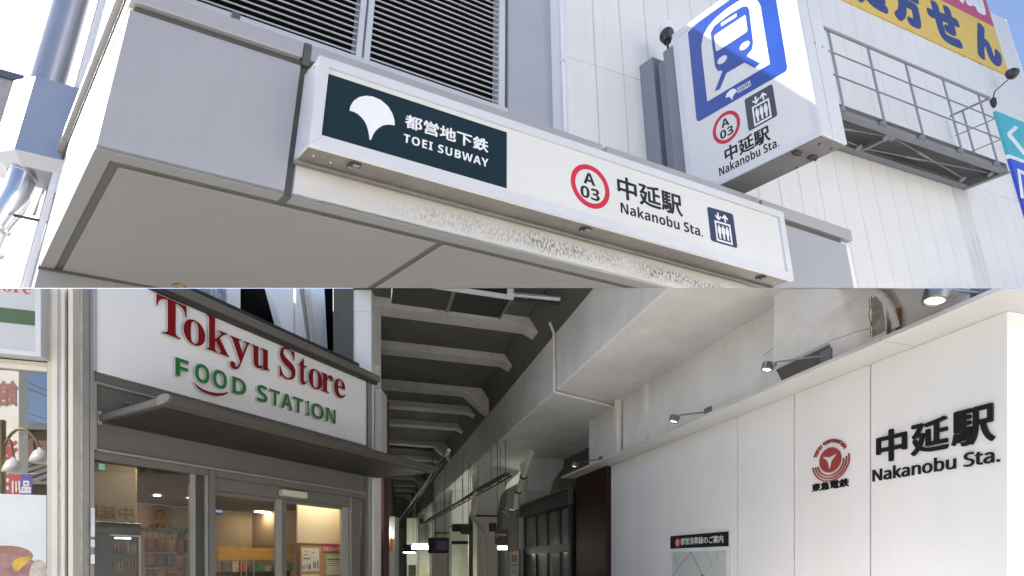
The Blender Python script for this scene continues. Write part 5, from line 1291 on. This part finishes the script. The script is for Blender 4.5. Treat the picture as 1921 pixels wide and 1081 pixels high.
# ---------------------------------------------------------------- wall lamps on arms
E_lamp = glow('lamp_glow', (1.0, 0.90, 0.55), 0.9)
M_lamp = pbr('lamp_grey', (0.22, 0.22, 0.23), 0.35, 0.6, 0.06)
def wall_lamp(hx, hy, bx_, by_, r, label, tilt=(0.1, -0.25, -1)):
    hb = -LD - 0.16
    hp = R.at(hx, hy, b=hb)
    bp = R.at(bx_, by_, b=-LD + 0.12)
    t = thing('wall_lamp', label, 'lamp', R.p(*hp), 'lamps on arms along the station ledge')
    P = R.p(*hp); ax = (R.M @ Vector(tilt)).normalized()
    MB().lathe(P - ax * r * .75, ax, [(0, r * .55), (r * .12, r * .9), (r * .3, r), (r * 1.3, r), (r * 1.42, r * .96), (r * 1.42, r * .8), (r * 1.25, r * .78)], 22, True, False).build('shade', M_lamp, t, 'L')
    MB().lathe(P - ax * r * .75, ax, [(r * 1.24, r * .78), (r * 1.25, r * .7), (r * 1.26, 0.002)], 22, False, False).build('lens', E_lamp, t, 'L')
    B = R.p(*bp)
    mid = P.lerp(B, .25) + Vector((0, 0, r * .5))
    MB().tube([P + Vector((0, 0, r * .35)), mid, B], r * .16, 8).tube([P - ax * r * .2, P.lerp(B, .16) + Vector((0, 0, r * .15))], r * .35, 8).build('arm', M_lamp, t, 'L')
    MB().box(R, bp[0] - r * 1.6, bp[0] + r * .6, bp[1] - .01, bp[1] + .012, c_top + .03, bp[2] + r * .8, .004).build('bracket', M_bracket, t, 'L')
wall_lamp(1757, 553, 1835, 550, 0.105, 'big grey arm lamp nearest the right edge above the station name')
wall_lamp(1440, 688, 1545, 668, 0.075, 'grey arm lamp beside the rough plaster pier bracket')
wall_lamp(1265, 786, 1325, 773, 0.085, 'grey arm lamp above the line map board')
wall_lamp(943, 957, 972, 950, 0.11, 'small lit arm lamp farthest along the station roof edge')
wall_lamp(1078, 872, 1125, 862, 0.085, 'lit arm lamp above the dark maroon panel')

# ---------------------------------------------------------------- maroon panel and station windows
mrn = thing('maroon_wall', 'dark maroon wall panel at the end of the white station wall', 'wall', R.p(aE1 + 1, 0.2, 0))
def foot(name, mat, parent, pts, z0, z1, clip='L', **kw):
    P = [CAM + ray(x, 1055) * D for x, D in pts]; n = len(P)
    co = [(p.x, p.y, z0) for p in P] + [(p.x, p.y, z1) for p in P]
    return MB().add(co, [tuple(range(n)), tuple(range(2 * n - 1, n - 1, -1))] + [(i, (i + 1) % n, (i + 1) % n + n, i + n) for i in range(n)]).build(name, mat, parent, clip, **kw)
bx(R, aE1 + .012, ra(1080, -.12), -.12, .5, 0, c_top - .004, 'panel', pbr('deep_maroon', (0.028, 0.007, 0.007), 0.45, var=0.3, vs=1.2, streak=.2, spec=.3), mrn, 'L')
bx(R, ra(1080, -.12) + .002, ra(1067, -.12), -.05, .5, 0, c_top - .2, 'edge', pbr('near_black', (0.012, 0.01, 0.01), 0.5), mrn, 'L')
WB = -.2
sw = thing('station_windows', 'black framed station office windows with frosted panes', 'window', R.p(aE1 + 4, 0.3, 0))
wa0, wa1 = ra(1068, WB), ra(982, WB)
zt_ = R.at(1068, 946, b=WB)[2]; zm0 = R.at(1068, 1036, b=WB)[2]; zm1 = R.at(1068, 1019, b=WB)[2]
print('windows', wa0, wa1, zt_, zm0, zm1)
bx(R, wa0, wa1, WB, WB + .1, zt_ - .07, zt_, 'frame', M_blk, sw, 'L'); bx(R, wa0, wa1, WB - .01, WB + .1, zm0, zm1, 'frame', M_blk, sw, 'L')
xs = [1068, 1049, 1025, 1004, 983.5]
G_fro = pbr('frosted_pane', (0.24, 0.24, 0.22), 0.12, var=.2, vs=1.5)
for k in range(5):
    a = ra(xs[k], WB)
    bx(R, a - .09, a + .09, WB - .005, WB + .1, 0, zt_ - .07, 'mullion', M_blk, sw, 'L')
    if k < 4:
        b_ = ra(xs[k + 1], WB)
        bx(R, a + .09, b_ - .09, WB + .05, WB + .08, zm1, zt_ - .1, 'pane', G_fro, sw, 'L')
        bx(R, a + .09, b_ - .09, WB + .05, WB + .08, 0, zm0, 'pane', G_fro, sw, 'L')
bx(R, wa0 - .02, wa1 + .9, WB - .05, WB + .12, zt_ + .002, zt_ + .42, 'header', pbr('header_taupe', (0.075, 0.067, 0.058), 0.5), sw, 'L')
bx(R, wa0 - .02, wa1 + 1.6, WB - .12, WB + .3, zt_ + .422, zt_ + .45, 'ledge', M_sgrey, sw, 'L')
bx(R, wa1 + .09, wa1 + .3, WB - .1, WB + .1, 0, zt_, 'white_post', M_white, sw, 'L')
bx(R, wa1 + .3, wa1 + 1.75, WB - .15, WB + .1, 0, zt_ + .3, 'taupe_panel', pbr('taupe', (0.26, 0.24, 0.215), 0.5), sw, 'L')
PQ = Plane(R, 'b', WB - .15, 'a', -1, -1)
pb = thing('notice_sign', 'narrow grey notice sign with two red seals beside the station windows', 'sign', PQ.pt(*PQ.at(964, 1080), 0))
def rq(x0, x1, y0, y1, d0, d1, name, mat, parent):
    p0 = PQ.at(x0, y1, d1); p1 = PQ.at(x1, y0, d1); return MB().rect(PQ, p0[0], p1[0], p0[1], p1[1], d0, d1).build(name, mat, parent, 'L')
rq(955, 974, 1030, 1100, 0.0, 0.05, 'board', M_sgrey, pb); rq(956.5, 973, 1034, 1100, 0.05, 0.06, 'sheet', pbr('notice_grey', (0.46, 0.46, 0.47), 0.5), pb)
for x0, x1, y0, y1 in ((960, 964, 1041, 1054), (965, 969, 1041, 1054)):
    rq(x0, x1, y0, y1, 0.06, 0.07, 'seal', pbr('seal_red', (0.35, 0.02, 0.03), 0.5), pb)
w0 = PQ.at(958, 1063, .07); w1 = PQ.at(972, 1059, .07)
word(PQ, 'ニフク園店', w0[0], w1[0], w0[1], w1[1] + .02, 0.06, 0.075, 'lettering', M_ink, pb, 0.0, 'L') if False else None
rq(958.5, 971.5, 1058.5, 1062, 0.06, 0.068, 'print', M_bracket, pb); rq(962.5, 966.5, 1068, 1071, 0.06, 0.068, 'print', M_bracket, pb); rq(960, 970, 1073.5, 1075, 0.06, 0.068, 'print', M_bracket, pb)

# ---------------------------------------------------------------- things under the viaduct
def wpt(x, y, z):
    """the point at height z seen at that place"""
    r = ray(x, y); return CAM + r * ((z - CAM.z) / r.z)
# hanging dark panel box
hb = thing('hung_panel_box', 'dark boxed panel with white edge rails hung under the viaduct deck', 'panel', wpt(850, 580, 6.4))
h1 = R.I @ (wpt(957, 561, 6.4) - R.O); h2 = R.I @ (wpt(938, 599, 6.4) - R.O); h3 = R.I @ (wpt(734, 569, 6.4) - R.O)
bx(R, h1[0], h2[0], h3[1], h1[1], 6.42, 7.0, 'body', pbr('panel_black', (0.012, 0.012, 0.011), 0.5), hb, 'L')
bx(R, h1[0] - .05, h1[0] - .002, h3[1], h1[1] + .05, 6.38, 6.45, 'rail', M_white, hb, 'L'); bx(R, h1[0] - .06, h1[0] - .004, h1[1] - .06, h1[1] + .05, 6.452, 7.0, 'rail', M_white, hb, 'L')
bx(R, h1[0], h2[0], h1[1] + .002, h1[1] + .03, 6.39, 6.45, 'side_rail', M_bracket, hb, 'L')
xm = (R.I @ (wpt(852, 545, 6.4) - R.O))[1]
bx(R, h1[0], h2[0], xm - .03, xm + .03, 6.39, 6.418, 'cross_rail', M_sgrey, hb, 'L')
# beam of conduits behind the panel
for i_, (y0_, y1_, r_) in enumerate(((552, 561, 0.05), (560, 570, 0.035))):
    MB().tube([wpt(955, y0_, 6.9), wpt(1050, y1_, 6.9)], r_, 8).build('conduit', M_alug if i_ == 0 else M_blk, None, 'L', ('pale', 'black')[i_] + ' conduit running from the hanging panel to the girder', 'conduit')
# ivory conduit down the girder and across to the wall
c_ = []
d0 = R.at(1040, 610, b=bG - .05)
p_a = R.p(d0[0], bG - .06, 7.3); p_b = R.p(d0[0], bG - .06, zB - .06)
q = R.at(1150, 737, c=zB - .06)
p_c = R.p(d0[0], bG + .02, zB - .07); 
wpA = R.at(1152, 800, b=bW - .08)
p_d = R.p(wpA[0], bW - .08, zB - .07); p_e = R.p(wpA[0], bW - .08, c_top)
p_c2 = R.p(d0[0] + .02, bG + .1, zB - .07)
MB().tube([R.p(d0[0], bG - .16, 7.0), R.p(d0[0], bG - .06, zG - .05), p_b], 0.035, 10).tube([p_b, p_c2, p_d], 0.035, 10).tube([p_d, p_e], 0.035, 10).build('conduit', M_pipe, None, 'L', 'thin ivory conduit bent down the girder face and across its underside', 'conduit')
wpB = R.at(1160.5, 800, b=bW - .1)
t = thing('downpipe', 'thick ivory downpipe on the concrete above the maroon panel', 'pipe', R.p(wpB[0], bW - .1, c_top))
MB().tube([R.p(wpB[0], bW - .11, zB + .0), R.p(wpB[0], bW - .11, c_top)], 0.085, 16).build('pipe', M_pipe, t, 'L')
MB().tube([R.p(wpB[0], bW - .11, zB - .25), R.p(wpB[0], bW - .11, zB - .001)], 0.094, 16).build('collar', M_pipe, t, 'L')
q = ra(1210, bW - .06)
bx(R, q - .06, q + .06, bW - .09, bW, c_top, zB, 'wall_batten', M_plaster, vd, 'L', .01)
# slanting drain pipe and column drain pipe
dpts = [R.p(*R.at(996, 848, b=bG + .9)), R.p(*R.at(990, 870, b=bG + .9)), R.p(*R.at(969, 932, b=bG + .9)), R.p(*R.at(968, 955, b=bG + .9))]
t = thing('drain_pipe', 'ivory drain pipe slanting down from the girder underside to the station roof', 'pipe', dpts[-1])
MB().tube(dpts, 0.10, 12).build('pipe', M_pipe, t, 'L')
for k in (.35, .8):
    p = dpts[1].lerp(dpts[2], k); d = (dpts[2] - dpts[1]).normalized(); MB().tube([p, p + d * .06], 0.125, 12).build('clip', M_blk, t, 'L')
D20 = R.I @ (Vector((0, 20, 0)) - R.O)
bq_ = bG - .06
cp = [R.p(*R.at(x, y, b=bq_)) for x, y in ((893, 920), (887, 945), (886, 968), (889, 975), (907, 998), (909, 1003), (909, 1085))]
t = thing('column_drain', 'ivory drain pipe bending down the front of the nearest full column', 'pipe', cp[-1])
MB().tube(cp, 0.075, 12).build('pipe', M_pipe, t, 'L')
# cable ladder with hanger rods
tr0, tr1 = wpt(950, 893, 4.3), wpt(772, 996, 4.3)
ld = thing('cable_ladder', 'long black cable ladder hung on thin rods below the girder', 'cable ladder', tr1)
dirv = (tr1 - tr0); side = Vector((dirv.y, -dirv.x, 0)).normalized() * 0.16
MB().tube([tr0 + side, tr1 + side], 0.03, 6).tube([tr0 - side, tr1 - side], 0.03, 6).build('rail', M_cable, ld, 'L')
for k in range(26):
    p = tr0.lerp(tr1, k / 25); MB().tube([p + side, p - side], 0.018, 5).build('rung', M_cable, ld, 'L')
m = MB()
for o_ in (-.08, -.02, .05, .1):
    pts = [tr0.lerp(tr1, k / 14) + side.normalized() * o_ + Vector((rn.uniform(-.03, .03), 0, .05 + rn.uniform(-.02, .04))) for k in range(15)]
    m.tube(pts, 0.025, 6)
m.build('cables', M_cable, ld, 'L')
for k in range(9):
    p = tr0.lerp(tr1, (k + .4) / 9)
    for s_ in (1, -1):
        MB().tube([p + side * s_, Vector(((p + side * s_).x, (p + side * s_).y, zB - .02))], 0.009, 5).build('hanger_rod', M_cable, ld, 'L')
# more pipes along the inside of the girder, left
for i_, (x0, y0, x1, y1, z, r_) in enumerate(((842, 845, 742, 985, 5.1, 0.07), (835, 860, 748, 988, 4.8, 0.05), (722, 838, 815, 845, 6.3, 0.08))):
    MB().tube([wpt(x0, y0, z), wpt(x1, y1, z)], r_, 8).build('overhead_pipe', (M_pipe, M_cable, M_blk)[i_], None, 'L', ('pale pipe along the deep left end of the girder', 'thin black pipe below the pale one at the deep left end', 'black pipe crossing below the deepest deck beams')[i_], 'pipe')
# signs, monitors and lights in the passage
def hang_box(x0, x1, y0, y1, D, dep, name, mat, label, cat, rods=True):
    p0 = CAM + ray(x0, y1) * D; p1 = CAM + ray(x1, y0) * D
    t = thing(name, label, cat, Vector(((p0.x + p1.x) / 2, D, p0.z)))
    MB().box(WORLD, p0.x, p1.x, D, D + dep, p0.z, p1.z, .01).build('body', mat, t, 'L')
    if rods:
        for k in (.2, .8):
            x = p0.x + (p1.x - p0.x) * k
            MB().tube([(x, D + dep / 2, p1.z), (x, D + dep / 2, 5.3)], 0.01, 6).build('hanger', M_blk, t, 'L')
    return t
E_fl = glow('fluorescent', (1.0, 1.0, 0.86), 13.0)
t = hang_box(773, 803, 1019, 1028, 22, .5, 'strip_light', M_alug, 'lit white strip light hanging beside the black monitor', 'light')
p0 = CAM + ray(773, 1028) * 22; p1 = CAM + ray(804, 1024.5) * 22
MB().box(WORLD, p0.x, p1.x, 21.9, 22.0, p0.z, p1.z).build('tube', E_fl, t, 'L')
MB().box(WORLD, p0.x, p1.x, 22.0, 22.4, p0.z - .05, p0.z - .004).build('tube', E_fl, t, 'L')
t = hang_box(803, 841, 1009, 1038, 18, .25, 'monitor', M_blk, 'black hanging train monitor with dim purple screen', 'monitor')
p0 = CAM + ray(819, 1032) * 17.98; p1 = CAM + ray(839, 1016) * 17.98
MB().box(WORLD, p0.x, p1.x, 17.98, 18.0, p0.z, p1.z).build('screen', glow('screen_purple', (0.03, 0.016, 0.045), 0.2), t, 'L')
t = hang_box(928, 953, 993, 1021, 15.5, .15, 'direction_sign', M_blk, 'black direction sign with small white characters beside the taupe pillar', 'sign')
PX1 = Plane(WORLD, 'b', 15.5, 'a', 1, -1)
w0 = PX1.at(934, 1006, .01); w1 = PX1.at(950, 1001, .01)
word(PX1, '大井町線', w0[0], w1[0], w0[1], w1[1], 0.0, 0.01, 'lettering', M_printw, t, 0.0, 'L')
c = PX1.at(931, 1005, .01); MB().rect(PX1, c[0] - .035, c[0] + .035, c[1] - .06, c[1] + .06, 0, .01).build('line_mark', pbr('orange_mark', (0.6, 0.12, 0.04), .5), t, 'L')
hang_box(848, 886, 983, 997, 19.2, .3, 'hanging_sign', M_blk, 'black boxed sign across the front of the second column', 'sign', False)
hang_box(864, 882, 983, 1002, 18.6, .3, 'speaker_box', M_blk, 'small black box hanging beside the nearest full column', 'box')
hang_box(917, 931, 981, 997, 18.4, .3, 'hanging_sign', M_blk, 'short black sign box at the right shoulder of the nearest column', 'sign', False)
hang_box(847, 878, 1015, 1021, 21.5, .2, 'sign_bar', M_blk, 'thin black sign bar across the pale far column', 'sign', False)
hang_box(749, 781, 1022, 1036, 26, .2, 'hanging_sign', M_blk, 'black sign board left of the lit strip light', 'sign')
# passage walls and far end
pas = thing('passage_wall', 'pale lit wall and pillars at the far end of the passage', 'wall', (-8, 40, 0))
MB().box(WORLD, -18.0, 6.0, 46, 46.5, 0, 9.4).build('end_wall', pbr('end_wall_dim', (0.16, 0.16, 0.13), 0.8, var=.3, vs=.5), pas, 'L')
def pillar(x0, x1, D, z1, mat, name='pillar'):
    p0 = CAM + ray(x0, 1055) * D; p1 = CAM + ray(x1, 1055) * D
    return MB().box(WORLD, p0.x, p1.x, D, D + .5, 0, z1, .01).build(name, mat, pas, 'L')
M_pal = pbr('pale_tile', (0.58, 0.60, 0.50), 0.45, var=.06, vs=3)
pillar(763, 784, 30, 4.2, M_pal); pillar(785, 806, 24, 3.4, M_pal); pillar(810, 838, 17.5, CAM.z + (1055 - 1039) / F * 17.5, pbr('beige_box', (0.50, 0.46, 0.40), .6)); pillar(847, 878, 24, 3.3, M_pal)
pillar(720, 741, 14, CAM.z + (1055 - 969) / F * 14, pbr('white_locker', (0.58, 0.57, 0.54), .5), 'white_panel'); pillar(742, 750, 15, CAM.z + (1055 - 990) / F * 15, M_conc2, 'white_panel')
MB().box(WORLD, *(lambda a, b: (a.x, b.x, 13.93, 13.99, a.z, b.z))(CAM + ray(720, 1035) * 14, CAM + ray(734.5, 1010) * 14)).build('orange_notice', pbr('orange_notice', (0.55, 0.16, 0.05), .5), None, 'L', 'orange notice panel on the white panel behind the maroon pillar', 'notice')
MB().box(WORLD, *(lambda a, b: (a.x, b.x, 13.8, 13.95, a.z, b.z))(CAM + ray(718, 1006) * 14, CAM + ray(727, 1002) * 14)).build('lamp', E_fl, None, 'L', 'small lit lamp just above the orange notice', 'lamp')
MB().box(WORLD, *(lambda a, b: (a.x, b.x, 23.93, 23.99, a.z, b.z))(CAM + ray(789, 1100) * 24, CAM + ray(806, 1064) * 24)).build('wall_poster', pbr('yellow_map', (0.55, 0.52, 0.30), .5, var=.35, vs=2.5), None, 'L', 'yellow map poster on the far pale pillar', 'poster')
MB().box(WORLD, *(lambda a, b: (a.x, b.x, 29.9, 29.97, a.z, b.z))(CAM + ray(767, 1100) * 30, CAM + ray(780, 1060) * 30)).build('wall_poster', pbr('dark_poster', (0.06, 0.05, 0.05), .5, var=.9, vs=3), None, 'L', 'dark framed poster on the far left pale pillar', 'poster')
for x, y, D in ((757, 1037, 28), (945, 1029, 24), (935, 1031, 26), (780, 1046, 38)):
    p = CAM + ray(x, y) * D
    MB().box(WORLD, p.x - .6, p.x + .6, D, D + .12, p.z, p.z + .1).build('strip_light', E_fl, None, 'L', {757: 'tiny lit lamp deep in the passage left of the signs', 945: 'lit strip light seen right of the nearest full column', 935: 'second lit strip just behind the black direction sign', 780: 'distant strip light at the far end of the passage'}[x], 'light')
# plain wall added along the left of the passage to block light
foot('light_block_wall', M_conc2, pas, [(704, 12.6), (741, 44.2), (600, 44.2), (560, 14)], 0, 7.15)
# maroon pillar and white blade sign at the store corner
mp2 = thing('maroon_pillar', 'tall maroon pillar at the far corner of the food store', 'pillar', S.p(a1, .6, 0))
pa0 = CAM + ray(702.5, 1055) * 11.9; pa1 = CAM + ray(720.5, 1055) * 11.9
ztm = CAM.z + (1055 - 748) / F * 11.9
MB().box(WORLD, pa0.x, pa1.x, 11.9, 12.4, 0, ztm, .006).build('shaft', M_maroon, mp2, 'L')
MB().box(WORLD, pa0.x - .01, pa1.x + .01, 11.89, 12.41, ztm, ztm + .03).build('top', M_maroon, mp2, 'L')
bs = thing('blade_sign', 'slim blank white blade sign between the store corner and the maroon pillar', 'sign', S.p(a1, 0, 2.5))
pb0 = CAM + ray(703.5, 851) * 10.9; pb1 = CAM + ray(715.3, 730) * 10.9
MB().box(WORLD, pb0.x, pb1.x, 10.9, 11.4, pb0.z, pb1.z, .006).build('board', M_white, bs, 'L')
rivets([Vector(((pb0.x + pb1.x) / 2, 10.9, pb1.z - .05)), Vector(((pb0.x + pb1.x) / 2, 10.9, pb0.z + .05))], (0, -1, 0), 0.008, M_steel, bs, 'L')
# tufts of dry grass on the cap
def tuft(px, py, D, n, h, label):
    m = MB(); p = CAM + ray(px, py) * D
    for i in range(n):
        b0_ = p + Vector((rn.uniform(-.08, .08), rn.uniform(-.05, .05), 0)); d = Vector((rn.uniform(-.35, .35), rn.uniform(-.2, .2), 1)) * h * rn.uniform(.5, 1.1)
        m.tube([b0_, b0_ + d * .6, b0_ + d + Vector((rn.uniform(-.03, .03), 0, -.01))], 0.0035, 4, False, 0.0015)
    m.build('dry_grass', pbr('straw', (0.42, 0.40, 0.33), .8), None, 'L', label, 'grass', kind=None)
tuft(706, 703, 10.35, 22, 0.22, 'tuft of dry grass growing on the corner of the store cap')
tuft(720, 748, 11.95, 12, 0.17, 'smaller tuft of dry grass on top of the maroon pillar')
# ---------------------------------------------------------------- buildings and pier above the store roof
PB = Plane(S, 'b', 2.2, 'a', 1, -1)
M_fin = pbr('white_fin', (0.9, 0.9, 0.9), 0.5, var=.02)
rb_ = thing('rear_building', 'white building with black openings and slanted fins above the store roof', 'building', PB.pt(2, 4, 0))
def pbp(pts, d0, d1, name, mat):
    return MB().poly(PB, [PB.at(x, y, d1) for x, y in pts], d0, d1).build(name, mat, rb_, 'L')
pbp([(330, 500), (700, 500), (700, 760), (330, 760)], -0.6, -0.5, 'backing', M_void)
pbp([(345, 500), (427, 500), (427, 660), (345, 660)], -0.5, -0.02, 'wall', M_smooth)
w_ = pbp([(364, 500), (422, 500), (422, 640), (364, 640)], -0.02, 0.0, 'window', pbr('curtain', (0.32, 0.40, 0.44), .6, var=.35, vs=9))
for x in (370, 396, 404, 424):
    pbp([(x, 500), (x + 3, 500), (x + 3, 660), (x, 660)], -0.02, 0.03, 'mullion', M_alug)
pbp([(427.3, 500), (451, 500), (451, 660), (427.3, 660)], -0.3, 0.05, 'pier', M_smooth)
pbp([(498, 500), (551, 500), (551, 700), (530, 620)], -0.25, -0.05, 'fin', M_fin)
pbp([(555, 500), (606, 500), (616, 680), (555, 680)], -0.25, -0.04, 'fin', M_fin)
pbp([(560, 500), (566, 500), (584, 650), (580, 650)], -0.04, 0.02, 'stay', M_sgrey2); pbp([(572, 500), (577, 500), (594, 650), (589, 650)], -0.04, 0.02, 'stay', M_lcream)
pr0 = CAM + ray(625, 1055) * 10.9; pr1 = CAM + ray(697, 1055) * 10.9
pv = thing('viaduct_pier', 'broad white painted viaduct pier rising behind the store roof', 'pier', (pr0.x, 10.9, 0))
zj = CAM.z + (1055 - 585) / F * 10.9
MB().box(WORLD, pr0.x, pr1.x, 10.9, 11.7, 0, zj - .003, .01).build('shaft', M_plaster, pv, 'L')
MB().box(WORLD, pr0.x - .004, pr1.x, 10.896, 11.7, zj, 9.5, .01).build('shaft', M_smooth, pv, 'L')

# ---------------------------------------------------------------- across the street, seen mirrored in the left window
def mirrored(px, py, t):
    """the point behind the viewer whose mirror image in the left window is at that place"""
    W_ = LF.p(*LF.at(px, py, b=0.05)); d = ray(px, py); n_ = -nL
    return W_ + (d - n_ * (2 * d.dot(n_))) * t
M_wood = pbr('red_brown_wood', (0.11, 0.06, 0.042), 0.7, var=.3, vs=6, streak=.3)
M_tile = pbr('grey_roof_tile', (0.10, 0.10, 0.105), 0.6, var=.2, vs=5)
M_bronze = pbr('bronze_paint', (0.20, 0.15, 0.07), 0.4, .5)
M_shade = pbr('opal_glass', (0.62, 0.63, 0.60), 0.3)
T = 13.0
g0 = mirrored(30, 1055, T); g1 = mirrored(140, 1055, T)
hs = thing('wooden_house', 'red brown wooden house with grey tiled roof mirrored in the left window', 'house', ((g0.x + g1.x) / 2, (g0.y + g1.y) / 2, 0))
HX = (g0 - g1); HX.z = 0; HX.normalize()
HN = Vector((HX.y, -HX.x, 0))
if HN.dot(Vector((0, 1, 0))) > 0: HN = -HN
HF = Frame(Vector((g1.x, g1.y, 0)), HX, HN, Vector((0, 0, 1)))
ze = mirrored(60, 908, T).z; zr = mirrored(60, 842, T).z; zw = mirrored(60, 838, T + 2).z
bx(HF, -6, 8.0, 0.6, 6, 0, ze, 'wall', M_wood, hs)
bx(HF, -6, 7.2, 2.0, 6, ze, zw + .6, 'upper_wall', M_wood, hs)
co = [(-6.3, 0.1, ze), (8.3, .1, ze), (8.3, 2.1, ze + .95), (-6.3, 2.1, ze + .95), (-6.3, .1, ze + .12), (8.3, .1, ze + .12), (8.3, 2.1, ze + 1.07), (-6.3, 2.1, ze + 1.07)]
MB().add([HF.p(*k) for k in co], [(0, 1, 2, 3), (7, 6, 5, 4), (0, 4, 5, 1), (1, 5, 6, 2), (2, 6, 7, 3), (3, 7, 4, 0)], co).build('roof', M_tile, hs)
for i in range(24):
    a = -6.2 + i * .62
    MB().tube([HF.p(a, .08, ze + .13), HF.p(a, 2.1, ze + 1.08)], .05, 6).build('roof_rib', M_tile, hs)
bx(HF, -6.6, 7.8, 1.7, 6.4, zw + .6, zw + .85, 'upper_roof', M_tile, hs)
for i in range(16):
    bx(HF, -5.8 + i * .8, -5.65 + i * .8, 1.94, 2.0, ze + 1.1, zw + .6, 'batten', pbr('batten', (0.11, 0.05, 0.035), .7), hs)
# lamp post with two bell shades
TL = 5.0
b0 = mirrored(4, 1055, TL); b0.z = 0
sl = thing('street_lamp', 'bronze street lamp with two opal bell shades mirrored in the left window', 'street lamp', b0)
top = mirrored(6, 815, TL)
MB().tube([b0, Vector((b0.x, b0.y, top.z + .3))], .06, 12).build('post', M_bronze, sl)
for (ax, ay, bx_, by_) in ((38, 798, 75, 840), (18, 826, 25, 858)):
    a_, b_ = mirrored(ax, ay, TL), mirrored(bx_, by_, TL)
    st = Vector((b0.x, b0.y, mirrored(6, 842 if ax > 20 else 850, TL).z))
    pts = [(1 - t) ** 2 * st + 2 * t * (1 - t) * (a_ + Vector((0, 0, .35))) + t * t * b_ for t in [i / 8 for i in range(9)]]
    MB().tube(pts, .028, 8).build('arm', M_bronze, sl)
    MB().lathe(b_, (0, 0, -1), [(0, .03), (.05, .05), (.07, .10), (.2, .16), (.32, .19), (.33, .17)], 16).build('shade', M_shade, sl)
# tall white shop banner and blue and red street flag
p0, p1 = mirrored(-30, 1000, 8.0), mirrored(35, 1000, 8.0)
z0_, z1_ = mirrored(10, 1010, 8).z, mirrored(10, 640, 8).z
bv = thing('street_signboard', 'tall white signboard with red characters mirrored in the left window', 'sign', ((p0.x + p1.x) / 2, p0.y, 0))
bd = (p1 - p0); bd.z = 0; bl = bd.length; bd.normalize(); bnn = Vector((bd.y, -bd.x, 0))
if bnn.dot(Vector((0, 1, 0))) > 0: bnn = -bnn
BF = Frame(Vector((p0.x, p0.y, 0)), bd, bnn, Vector((0, 0, 1)))
bx(BF, 0, bl, 0, .3, .5, z1_, 'board', pbr('board_white', (0.62, 0.61, 0.56), .5), bv)
BP = Plane(BF, 'b', 0.0, 'a', -1, -1)
for i, ch in enumerate('館酒甘'):
    zz = mirrored(10, (738, 850, 905)[i], 8).z
    word(BP, ch, -bl * .98, -bl * .40, zz - .35, zz + .35, 0, .01, 'lettering', pbr('char_brown', ((.25, .10, .08), (.35, .03, .05), (.35, .03, .05))[i], .6), bv, .03)
q0, q1 = mirrored(16, 960, 6), mirrored(60, 960, 6)
fd = (q1 - q0); fd.z = 0; fl_ = fd.length; fd.normalize(); fn_ = Vector((fd.y, -fd.x, 0))
if fn_.dot(Vector((0, 1, 0))) > 0: fn_ = -fn_
FF = Frame(Vector((q0.x, q0.y, 0)), fd, fn_, Vector((0, 0, 1)))
za_, zb_ = mirrored(40, 950, 6).z, mirrored(40, 890, 6).z
fg = thing('street_flag', 'red and blue street flag with white characters mirrored in the left window', 'flag', (q0.x, q0.y, za_))
bx(FF, 0, fl_ * .5, 0, .01, za_, zb_, 'red_cloth', pbr('flag_red', (0.35, 0.04, 0.05), .7), fg); bx(FF, fl_ * .5 + .001, fl_, 0, .01, za_, zb_, 'blue_cloth', pbr('flag_blue', (0.07, 0.05, 0.30), .7), fg)
FP = Plane(FF, 'b', 0.0, 'a', -1, -1)
word(FP, '品川', -fl_ * .95, -fl_ * .15, za_ + (zb_ - za_) * .4, za_ + (zb_ - za_) * .8, 0, .006, 'lettering', M_printw, fg, .03)
MB().tube([FF.p(-.4, .02, zb_ + .02), FF.p(fl_ + .1, .02, zb_ + .02)], .012, 6).build('pole', M_bronze, fg)
for i, (xa, ya, xb, yb_) in enumerate(((-20, 700, 100, 748), (-10, 690, 100, 738), (20, 765, 100, 790), (20, 780, 100, 800))):
    MB().tube([mirrored(xa, ya, 9 + i), mirrored(xb, yb_, 9 + i)], .012, 5).build('overhead_wire', M_cable, None, None, ('upper', 'second', 'third', 'lowest')[i] + ' overhead wire mirrored in the left window', 'wire')

# unseen building added beside the viewer: its sunny side bounces light onto the store
ob = thing('bounce_building', 'unseen pale plastered building added beside the viewer to bounce sunlight onto the store', 'building', (9, -6, 0))
M_pl = pbr('pale_plaster', (0.78, 0.76, 0.71), .8, var=.06, vs=1, streak=.15)
MB().box(WORLD, 8.0, 14, -16, 1.5, 0, 10.5).build('wall', M_pl, ob)
MB().box(WORLD, 7.8, 14.2, -16.2, 1.7, 10.5, 10.8).build('roof_edge', M_ledge, ob)
for fz in (1.0, 4.2, 7.4):
    for k in range(6):
        y = -15 + k * 2.7
        w = MB().box(WORLD, 7.96, 7.998, y, y + 1.5, fz, fz + 1.7).build('window', M_alug, ob)
        MB().box(WORLD, 7.94, 7.959, y + .08, y + 1.42, fz + .08, fz + 1.62).build('pane', pbr('street_pane', (0.04, 0.05, 0.06), .08) if k == 0 and fz == 1.0 else bpy.data.materials['street_pane'], w)
